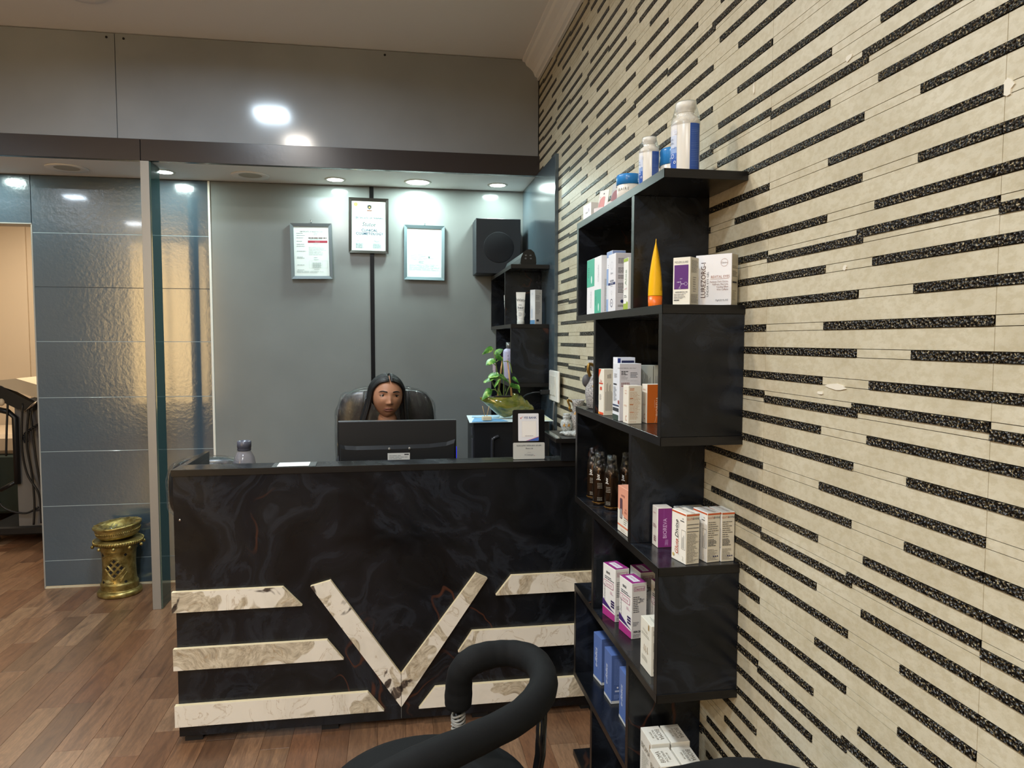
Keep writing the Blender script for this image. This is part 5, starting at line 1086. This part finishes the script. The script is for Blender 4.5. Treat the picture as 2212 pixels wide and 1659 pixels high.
for s, n_ in ((-1, 'l'), (1, 'r')):
    J.update({n_+'sh': ((s*.155, .09, .915), .055), n_+'el': ((s*.225, -.03, .755), .04), n_+'wr': ((s*.12, -.2, .79), (.027, .02)), n_+'pm': ((s*.10, -.255, .787), (.033, .014)),
              n_+'th': ((s*.085, -.02, .555), .085), n_+'kn': ((s*.1, -.26, .5), .06), n_+'an': ((s*.1, -.2, .1), .036), n_+'to': ((s*.1, -.32, .035), (.036, .03))})
    Eg += [('chest', n_+'sh'), (n_+'sh', n_+'el'), (n_+'el', n_+'wr'), (n_+'wr', n_+'pm'), ('hip', n_+'th'), (n_+'th', n_+'kn'), (n_+'kn', n_+'an'), (n_+'an', n_+'to')]
bv, bf = skin_mesh(J, Eg)
b = MB(); b.add(bv, bf, 0, True); b.add([HM @ v for v in hv], hf, 0, True)
for s in (-1, 1):   # fingers and ears
    px_, py_ = s*.10, -.255
    for i, (L, dx) in enumerate(((.058, -.022), (.07, -.008), (.074, .006), (.066, .02))):
        x = px_+dx; b.tube(spline([(x*1.0, py_+.01, .789), (x, py_-.025, .791), (x, py_-.025-L*.45, .789), (x, py_-.02-L*.85, .772)], 4), [.0085]*4+[.008]*4+[.007]*4+[.006], 8)
    b.tube(spline([(px_-s*.02, py_+.035, .785), (px_-s*.042, py_+.012, .78), (px_-s*.052, py_-.02, .773)], 4), [.0105]*4+[.009]*4+[.007], 8)
    ev = MB(); ev.ball((s*.072, .01, -.012), .008, .018, .03, 14); b.add([HM @ Vector(v) for v in ev.v], ev.f, 0, True)
M_SKIN = pm('skin', '#9c7158', .52, spec=.35)
NT(M_SKIN).b.inputs['Subsurface Weight'].default_value = .08; NT(M_SKIN).b.inputs['Subsurface Radius'].default_value = (.01, .004, .002)
b.build('body', M_SKIN, WP)
def hpart(name, mb, m):
    mb.v = [tuple(HM @ Vector(v)) for v in mb.v]; return mb.build(name, m, WP)
for s in (-1, 1):
    ex, ez = s*.0292, .001; ey = sy(ex, ez)+.0109
    b = MB(); n_, m_ = 24, 18; c = Vector((ex, ey, ez)); r_ = .0130; vs = []; fs = []; ms = []
    gaze = Vector((.22, -1, .0)).normalized(); a1 = gaze.cross(Vector((0, 0, 1))).normalized(); a2 = a1.cross(gaze)
    for i in range(m_+1):
        th = math.pi*i/m_
        for k in range(n_):
            q = 2*math.pi*k/n_; vs.append(c+(gaze*math.cos(th)+(a1*math.cos(q)+a2*math.sin(q))*math.sin(th))*r_)
    for i in range(m_):
        for k in range(n_): fs.append((i*n_+k, (i+1)*n_+k, (i+1)*n_+(k+1) % n_, i*n_+(k+1) % n_)); ms.append(0 if i < 3 else 1)
    b.add(vs, fs, 0, True); b.m = [0 if q else 0 for q in ms]; b.m = ms
    hpart('eye', b, [pm('iris_dark', '#140c09', .15, coat=.5), pm('eye_white', '#b9b2aa', .25)])
    b = MB()     # lids: skin caps above and below the opening
    for z0, z1 in ((.0043, .0144), (-.0144, -.0052)):
        vs = []; nn = 14; rr_ = .0144
        for i in range(5):
            z = z0+(z1-z0)*i/4
            for k in range(nn+1):
                q = R(190+160*k/nn); lift = -.0035*abs(math.cos(q))**2 if z0 > 0 else .0022*abs(math.cos(q))**2
                zz = max(-.0143, min(.0143, z+lift*(1-i/4))); cr = math.sqrt(max(0, rr_**2-zz**2)); vs.append((ex+cr*math.cos(q)*1.12, ey+cr*math.sin(q), ez+zz))
        b.add(vs, [(i*(nn+1)+k, i*(nn+1)+k+1, (i+1)*(nn+1)+k+1, (i+1)*(nn+1)+k) for i in range(4) for k in range(nn)], 0, True)
    hpart('eyelids', b, pm('eyelid_skin', '#8e6049', .5))
    b = MB(); b.tube([(ex+.0144*1.12*math.cos(R(195+150*k/10)), ey+.0144*math.sin(R(195+150*k/10))-.0006, ez+.0040-.0035*abs(math.cos(R(195+150*k/10)))**2) for k in range(11)], [.0004]+[.0012]*9+[.0004], 6); hpart('lash_line', b, pm('hair_black', '#0c0c0e', .32))
    b = MB(); bp = [(s*.0115, .0172), (s*.021, .0192), (s*.031, .0205), (s*.041, .0185), (s*.0485, .0135)]
    b.tube(spline([(x, sy(x, z, .0006), z) for x, z in bp], 4), [.001, .002, .0027]+[.0031]*5+[.0028]*4+[.0022, .0017, .0012, .0008, .0004], 8, flat=.45, up=(0, 1, 0)); hpart('eyebrow', b, MATS['hair_black'])
b = MB(); lp = [(-.0225, -.0632), (-.013, -.0595), (-.005, -.0572), (0, -.0582), (.005, -.0572), (.013, -.0595), (.0225, -.0632)]
b.tube(spline([(x, sy(x, z, -.0008), z) for x, z in lp], 4), [.0006]+[.0029]*23+[.0006], 8, flat=.9)
lp = [(-.0215, -.0635), (-.012, -.0668), (0, -.0682), (.012, -.0668), (.0215, -.0635)]
b.tube(spline([(x, sy(x, z, -.0012), z) for x, z in lp], 4), [.0006]+[.0038]*15+[.0006], 8, flat=.9); hpart('lips', b, pm('lips', '#7d4c43', .45))
b = MB(); lp = [(-.023, -.0631), (-.012, -.0622), (0, -.0628), (.012, -.0622), (.023, -.0631)]; b.tube(spline([(x, sy(x, z, .0016), z) for x, z in lp], 4), .0007, 6); b.ball((-.0095, sy(-.0095, -.0395, -.001), -.0395), .003, .003, .0015); b.ball((.0095, sy(.0095, -.0395, -.001), -.0395), .003, .003, .0015); hpart('mouth_line', b, pm('dark_skin_fold', '#3a1d16', .6))
b = MB(); hr = random.Random(3)
for (vs_, fs_) in ((hv, hf),):
    vs2 = [Vector((v.x*1.06, v.y*1.05+.003, v.z*1.07+.001)) for v in vs_]; keep = []
    for q in fs_:
        c = sum((vs_[i] for i in q), Vector())/4
        fr = c.y < -.004 and c.z < .067-.1*abs(c.x)
        if not fr and not (c.z < -.05) and not (abs(c.x) < .0028 and c.y < .03): keep.append(q)
    b.add(vs2, keep, 0, True)
for s in (-1, 1):
    N = 46
    for i in range(N):
        u_ = i/(N-1); y0 = -.077+.164*u_; k = math.sqrt(max(.05, 1-(y0/.108)**2)); w = .079
        pts = [(s*.0075, y0*.93-.004*(1-u_), .092*k+.003)]
        for a in (22, 45, 68, 90):
            sa, ca = math.sin(R(a)), math.cos(R(a)); xx = s*w*sa**(1+.5*(1-u_))*(k+(1-k)*.72*sa*sa); jj = hr.random()*.004; pts.append((xx+s*jj*.4, y0+(.042*(1-u_))*sa**1.5+jj, .092*k*ca+.004))
        for qi in range(1, len(pts)-1):
            qx, qy, qz = pts[qi]; qq = math.sqrt((qx/.0765)**2+(qy/.0985)**2+(qz/.0925)**2)
            if qq < 1: pts[qi] = (qx/qq, qy/qq, qz/qq)
        xe, ye = abs(pts[-1][0]), pts[-1][1]; j = hr.random()*.006
        fl = 1.0 if s < 0 else .72
        pts += [(s*(xe+.004+j), ye+.004, -.045), (s*(xe+.014*fl+j), ye+.006, -.09), (s*(xe+.024*fl+j), ye+.01, -.14), (s*(xe+.026*fl-j), ye+.012, -.20), (s*(xe+.015-j), ye+.005, -.28-.02*hr.random())]
        P = spline(pts, 5); rr0 = .0042+.0035*hr.random(); rad = [rr0+.003*min(1, q/8) for q in range(len(P)-6)]+[(rr0+.003)*(1-.15*q) for q in range(6)]
        b.tube(P, rad, 8, flat=.62)
hpart('hair', b, pm('hair_black2', '#0b0b0d', .45, spec=.45))
# clothes
Jc = {k: J[k] for k in ('belly', 'chest', 'neckb', 'lsh', 'rsh', 'lel', 'rel')}; Jc = {'hip': ((0, .16, .55), (.158, .118)), **{k: (v[0], tuple(x+.012 for x in (v[1] if isinstance(v[1], tuple) else (v[1], v[1])))) for k, v in Jc.items()}}
Jc['neckb'] = ((0, .075, .955), (.07, .06))
sv, sf = skin_mesh(Jc, [('hip', 'belly'), ('belly', 'chest'), ('chest', 'neckb'), ('chest', 'lsh'), ('chest', 'rsh'), ('lsh', 'lel'), ('rsh', 'rel')])
b = MB(); b.add(sv, sf, 0, True); b.build('tunic', pm('dark_tunic', '#1c1d22', .8), WP)
Jt = {'hip': ((0, .16, .535), (.16, .112)), **{k: (J[k][0], J[k][1]+.012) for k in ('lth', 'rth', 'lkn', 'rkn', 'lan', 'ran')}}
sv, sf = skin_mesh(Jt, [('hip', 'lth'), ('hip', 'rth'), ('lth', 'lkn'), ('rth', 'rkn'), ('lkn', 'lan'), ('rkn', 'ran')])
b = MB(); b.add(sv, sf, 0, True); b.build('trousers', pm('dark_trousers', '#202228', .8), WP)

# ------------------------------------------------------------------ gold incense pedestal with bowl
M_BRA = pm('antique_brass', '#a58a3c', .36, metal=.75); t_ = NT(M_BRA); t_.link(t_.ramp(t_.noise(t_.pos(), 26, 5, .6), [(.3, '#6b5a2c'), (.5, '#94814a'), (.7, '#b2a36c')]), t_.b.inputs['Base Color']); t_.bump(t_.noise(t_.pos(), 90, 3), .25, .002)
t = thing('brass_pedestal', 'brass-coloured round pedestal with a diamond lattice, against the slate wall', 'pedestal', (-1.54, 4.24, 0), R(0))
def rad(z): return .084+.010*((z-.165)/.13)**2
prof = [(0, 0), (.108, 0), (.113, .008), (.113, .02), (.106, .03), (.098, .033)]+[(.097 if i % 2 else .0925, .036+.006*i) for i in range(7)]+[(rad(z/100), z/100) for z in range(8, 25, 2)]+[(.094 if i % 2 else .09, .25+.006*i) for i in range(5)]+[(.1, .283), (.118, .288), (.124, .296), (.124, .306), (.116, .313), (.07, .314), (0, .314)]
b = MB(); b.lathe(prof, n=64); b.build('pedestal_body', M_BRA, t)
b = MB(); M0 = MB()
def cyl(a, z, off): r_ = rad(z)+off; q = R(270)+a/.084; return (r_*math.cos(q), r_*math.sin(q), z)
def diamond(mb, a, z, s, off, mi=0): mb.add([cyl(a-s, z, off), cyl(a, z-s*1.05, off), cyl(a+s, z, off), cyl(a, z+s*1.05, off)], [(0, 1, 2, 3)], mi)
st = .0245; A0 = .004
for i in range(-1, 2):
    for j in range(-1, 2):
        b = MB(); diamond(b, A0+(i-j)*st*.72, .163+(i+j)*st*.82, .0105, .0012); b.build('lattice_hole_shade', M_DARK, t)  # dark plates on the surface stand in for the shade inside the holes
for a, z in ((-.062, .235), (-.062, .085), (.058, .085), (.06, .235)):
    b = MB(); diamond(b, a, z, .009, .0012); b.build('lattice_hole_shade', M_DARK, t)
b = MB()
def strap(p, q, r_=.0022):
    b.tube([cyl(p[0]+(q[0]-p[0])*k/8, p[1]+(q[1]-p[1])*k/8, .0022) for k in range(9)], r_, 6)
for i in (-1.5, -.5, .5, 1.5):
    for o in (-.003, .003):
        strap((A0+(i-1.6)*st*.72+o, .163+(i+1.6)*st*.82), (A0+(i+1.6)*st*.72+o, .163+(i-1.6)*st*.82)); strap((A0+(1.6-i)*st*.72*1+o, .163+(i+1.6)*st*.82) if False else (A0+(-1.6-i)*st*.72+o, .163+(i-1.6)*st*.82), (A0+(1.6-i)*st*.72+o, .163+(i+1.6)*st*.82))
for k in range(7):
    strap((-.066+.006*k, .1+.0-.0*k), (-.03+.005*k, .083)); strap((.066-.005*k, .14-.006*k), (.03, .083+.004*k), .0016); strap((-.064+.004*k, .215+.004*k), (-.02+.002*k, .24), .0014)
b.build('lattice_strap', M_BRA, t)
for k in range(46):
    pass
b = MB()
for k in range(60):
    q = 2*math.pi*k/60; b.tube([(.1245*math.cos(q), .1245*math.sin(q), .292), (.1255*math.cos(q+.05), .1255*math.sin(q+.05), .31)], .0028, 5)
b.build('rope_rim', M_BRA, t)
for k in range(10):
    q = R(-90+36*k+8); b = MB(); b.ball((.127*math.cos(q), .127*math.sin(q), .28), .0095, n=12); b.build('stud', M_BRA, t)
t = thing('brass_bowl', 'shallow brass bowl with notched rim sitting tilted on the lattice pedestal', 'bowl', (-1.536, 4.24, .3155)); t.rotation_euler = (R(2), R(-5), 0)
b = MB(); b.lathe([(0, .008), (.085, .008), (.1, .016), (.112, .034), (.108, .042), (.115, .055), (.112, .06), (.122, .071), (.124, .078), (.118, .083), (.092, .078), (.086, .07), (.07, .05), (0, .042)], n=60); b.build('bowl', M_BRA, t)
for k in range(14):
    q = 2*math.pi*k/14; b = MB(); b.box(-.012, -.003, -.002, .014, .003, .0012, bev=.0006, M=Matrix.Translation((.108*math.cos(q), .108*math.sin(q), .0825)) @ Matrix.Rotation(q, 4, 'Z')); b.build('rim_notch', M_BRA, t)
b = MB()
for k in range(70):
    q = 2*math.pi*k/70; b.tube([(.11*math.cos(q), .11*math.sin(q), .036), (.1135*math.cos(q), .1135*math.sin(q), .05)], .0018, 5)
b.build('beaded_band', M_BRA, t)
t = thing('foil_scrap', 'crumpled silver foil scraps lying in the brass bowl', 'foil', (-1.536, 4.235, .372))
b = MB(); fr = random.Random(4)
for i in range(12):
    c = Vector((fr.uniform(-.05, .03), fr.uniform(-.05, .02), fr.uniform(.0, .014))); b.add([c+Vector((fr.uniform(-.016, .016), fr.uniform(-.016, .016), fr.uniform(-.006, .012))) for _ in range(4)], [(0, 1, 2), (0, 2, 3), (0, 3, 1), (1, 3, 2)])
b.build('foil', pm('foil', '#b9c2be', .2, metal=.9), t)

# ------------------------------------------------------------------ treatment machine in the far room
t = thing('treatment_machine', 'grey wheeled beauty treatment machine with handpieces and cables beyond the doorway', 'machine', (-2.50, 5.4, 0))
M_MG = pm('machine_grey', '#6a6764', .5)
b = MB(); b.prism([(-.1, .1), (.2, .1), (.2, 1.02), (.1, 1.04), (-.1, .98)], 'y', 0, .35); b.build('body', M_MG, t)
b = MB(); b.prism([(-.16, 1.14), (-.06, 1.15), (.12, 1.09), (.2, 1.0), (.2, .82), (.16, .82), (.14, 1.0), (.02, 1.03), (-.16, 1.10)], 'y', -.05, .38); b.build('top_tray', pm('tray_cream', '#cdbda2', .5), t)
b = MB(); b.prism([(-.22, 1.12), (-.15, 1.1), (-.02, 1.02), (.05, .98), (.04, .93), (-.05, .94), (-.2, 1.02)], 'y', -.06, .0); b.build('handpiece_rack', M_BP, t)
b = MB(); b.tube([(-.28, -.02, .96), (-.13, -.02, .92), (-.09, -.02, .88), (-.09, -.02, .42)], .02, 8); b.tube([(-.09, -.02, .44), (-.2, -.02, .38)], .014, 8); b.build('arm', M_BP, t)
b = MB(); b.box(-.32, -.02, .06, .22, .4, .12, bev=.01); b.build('base', M_BP, t)
for x in (-.27, .17):
    for y in (.03, .35):
        b = MB(); b.lathe([(0, -.015), (.03, -.015), (.03, .015), (0, .015)], (x, y, .0305), 14, M=Matrix.Rotation(R(90), 4, 'X')); b.build('caster', M_BP, t)
for pts in ([(-.02, -.06, .98), (-.03, -.07, .7), (-.01, -.06, .5), (.06, -.06, .35), (.07, -.06, .15)], [(.02, -.06, .96), (.0, -.07, .72), (.02, -.06, .5), (.03, -.06, .3), (.02, -.06, .14)], [(-.2, -.05, 1.05), (-.21, -.06, .8), (-.19, -.05, .6), (-.2, -.04, .3), (-.05, -.05, .22), (.05, -.05, .26)], [(-.12, -.04, 1.0), (-.13, -.05, .8), (-.14, -.05, .62)], [(.02, -.05, .95), (.05, -.06, .6), (.08, -.06, .38), (.09, -.06, .26), (.04, -.06, .24)]):
    b = MB(); b.tube(spline(pts), .007, 7); b.build('cable', M_BP, t)
b = MB(); b.tube([(.1+.045*math.sin(k*.04)-.11*(k/160)**2*1.0+.012*math.cos(k*.9), -.06+.012*math.sin(k*.9), .95-.24*(k/160)) for k in range(161)], .0045, 6); b.build('coiled_cord', M_BP, t)
b = MB(); b.tube([(.0, -.07, .93), (.11, -.08, 1.02)], .008, 8)
for q in ((.115, 1.03), (.125, 1.015), (.105, 1.04)): b.ball((q[0], -.08, q[1]), .012)
b.build('probe', M_CHROME, t)
b = MB(); b.ball((-.15, -.06, .99), .02, .015, .025); b.build('knob', pm('tray_cream', '#cdbda2', .5), t)
t = thing('treatment_bed', 'dark green draped treatment bed at the left edge of the doorway', 'bed', (-3.12, 6.2, 0))
b = MB(); b.box(-.3, -.3, .55, .34, .4, .70, bev=.03); b.build('mattress', M_BEIGE, t)
b = MB(); b.box(-.31, -.31, .1, .35, .41, .549, bev=.02); b.build('drape', pm('green_drape', '#26302a', .85), t)
for x in (-.25, .29):
    b = MB(); b.box(x-.02, -.27, 0, x+.02, -.23, .1005); b.box(x-.02, .3, 0, x+.02, .34, .1005); b.build('leg', M_BP, t)

# ------------------------------------------------------------------ salon stools in the foreground
M_FAB = pm('black_stretch_fabric', '#0e0f10', .8, spec=.25); t_ = NT(M_FAB); t_.bump(t_.noise(t_.pos(), 500, 2), .3, .001)
def stool(label, loc, rz, ring, wrap, sc=(0, 0)):
    t = thing('salon_stool', label, 'chair', loc, R(rz), 'black salon stools with padded ring arms')
    P = spline(ring, 8); n_ = len(P)
    rad_ = [.0315+.0011*math.sin(i*.31)+.0004*math.sin(i*1.3) for i in range(n_)]
    for i in range(3): rad_[i] *= (.72, .9, .97)[i]; rad_[-1-i] *= (.72, .9, .97)[i]
    b = MB(); b.tube(P, rad_, 20); b.build('padded_ring', M_FAB, t)
    b = MB(); prof = [(0, .392), (.2, .392), (.222, .4), (.232, .42), (.232, .435), (.222, .452), (.195, .464), (.12, .470), (0, .472)]; b.lathe(prof, (sc[0], sc[1], .006), 56); b.build('seat', M_FAB, t)
    e0, e1 = Vector(ring[0]), Vector(ring[-1])
    for e in (e0, e1):
        d = Vector((e.x, e.y, 0)); d = d.normalized()
        b = MB(); b.tube([tuple(e+Vector((0, 0, .02))), (e.x, e.y, .42), (e.x*.93, e.y*.93, .386), (d.x*.1, d.y*.1, .384)], .0105, 12); b.build('arm_post', M_BPG, t)
    m_ = Vector(ring[len(ring)//2])
    b = MB(); b.tube([tuple(m_), (m_.x*.97, m_.y*.97, .5), (m_.x*.86, m_.y*.86, .386), (.05*m_.x/.22, .05*m_.y/.22, .384)], .0125, 12); b.build('back_post', M_BPG, t)
    if wrap:
        b = MB(); rg = random.Random(2)
        for i in range(7): z = .5+.0065*i; b.tube([(e0.x+.015*math.cos(a), e0.y+.015*math.sin(a), z+.004*math.sin(a*1.5+i)) for a in [k*.5 for k in range(14)]], .003, 5)
        for i in range(5): b.tube(spline([(e0.x+.01, e0.y, .50), (e0.x+.03+.01*rg.random(), e0.y-.004, .505-.012*i), (e0.x+.05-.006*i, e0.y-.01, .49-.01*i)], 4), .001, 4)
        b.build('plastic_remnant', pm('cloudy_plastic', '#b5b5b0', .3, trans=.4), t)
    for a in (118, 62):
        b = MB(); q = R(a); b.lathe([(0, 0), (.016, 0), (.018, .006), (.015, .016), (0, .018)], (sc[0]+.235*math.cos(q), sc[1]+.235*math.sin(q), .408), 18); b.tube([(sc[0]+.19*math.cos(q), sc[1]+.19*math.sin(q), .408), (sc[0]+.235*math.cos(q), sc[1]+.235*math.sin(q), .41)], .006, 8); b.build('bracket_knob', pm('teal_grey_knob', '#3c494a', .5), t)
    base_star(t, .26, .05, 5, .392)
    return t
stool('black salon stool with a thick padded ring arm in the foreground', (.115, 1.455, 0), 0,
      [(.022, .185, .555), (.023, .182, .60), (.027, .172, .645), (.055, .172, .672), (.105, .182, .679), (.155, .176, .679), (.193, .135, .678), (.20, .06, .678), (.175, -.025, .678), (.115, -.105, .678), (.01, -.178, .678), (-.09, -.235, .676), (-.16, -.27, .665), (-.2, -.28, .62), (-.205, -.28, .56)], True, (-.055, .03))
stool('black salon stool of which only the ring top shows at the bottom right edge', (.51, .86, 0), 90,
      [(-.03, .195, .56), (.0, .195, .655), (.05, .19, .69), (.12, .17, .7), (.185, .11, .7), (.215, .02, .692), (.2, -.06, .7), (.16, -.13, .7), (.1, -.175, .7), (.04, -.19, .69), (.0, -.195, .655), (-.03, -.195, .56)], False)
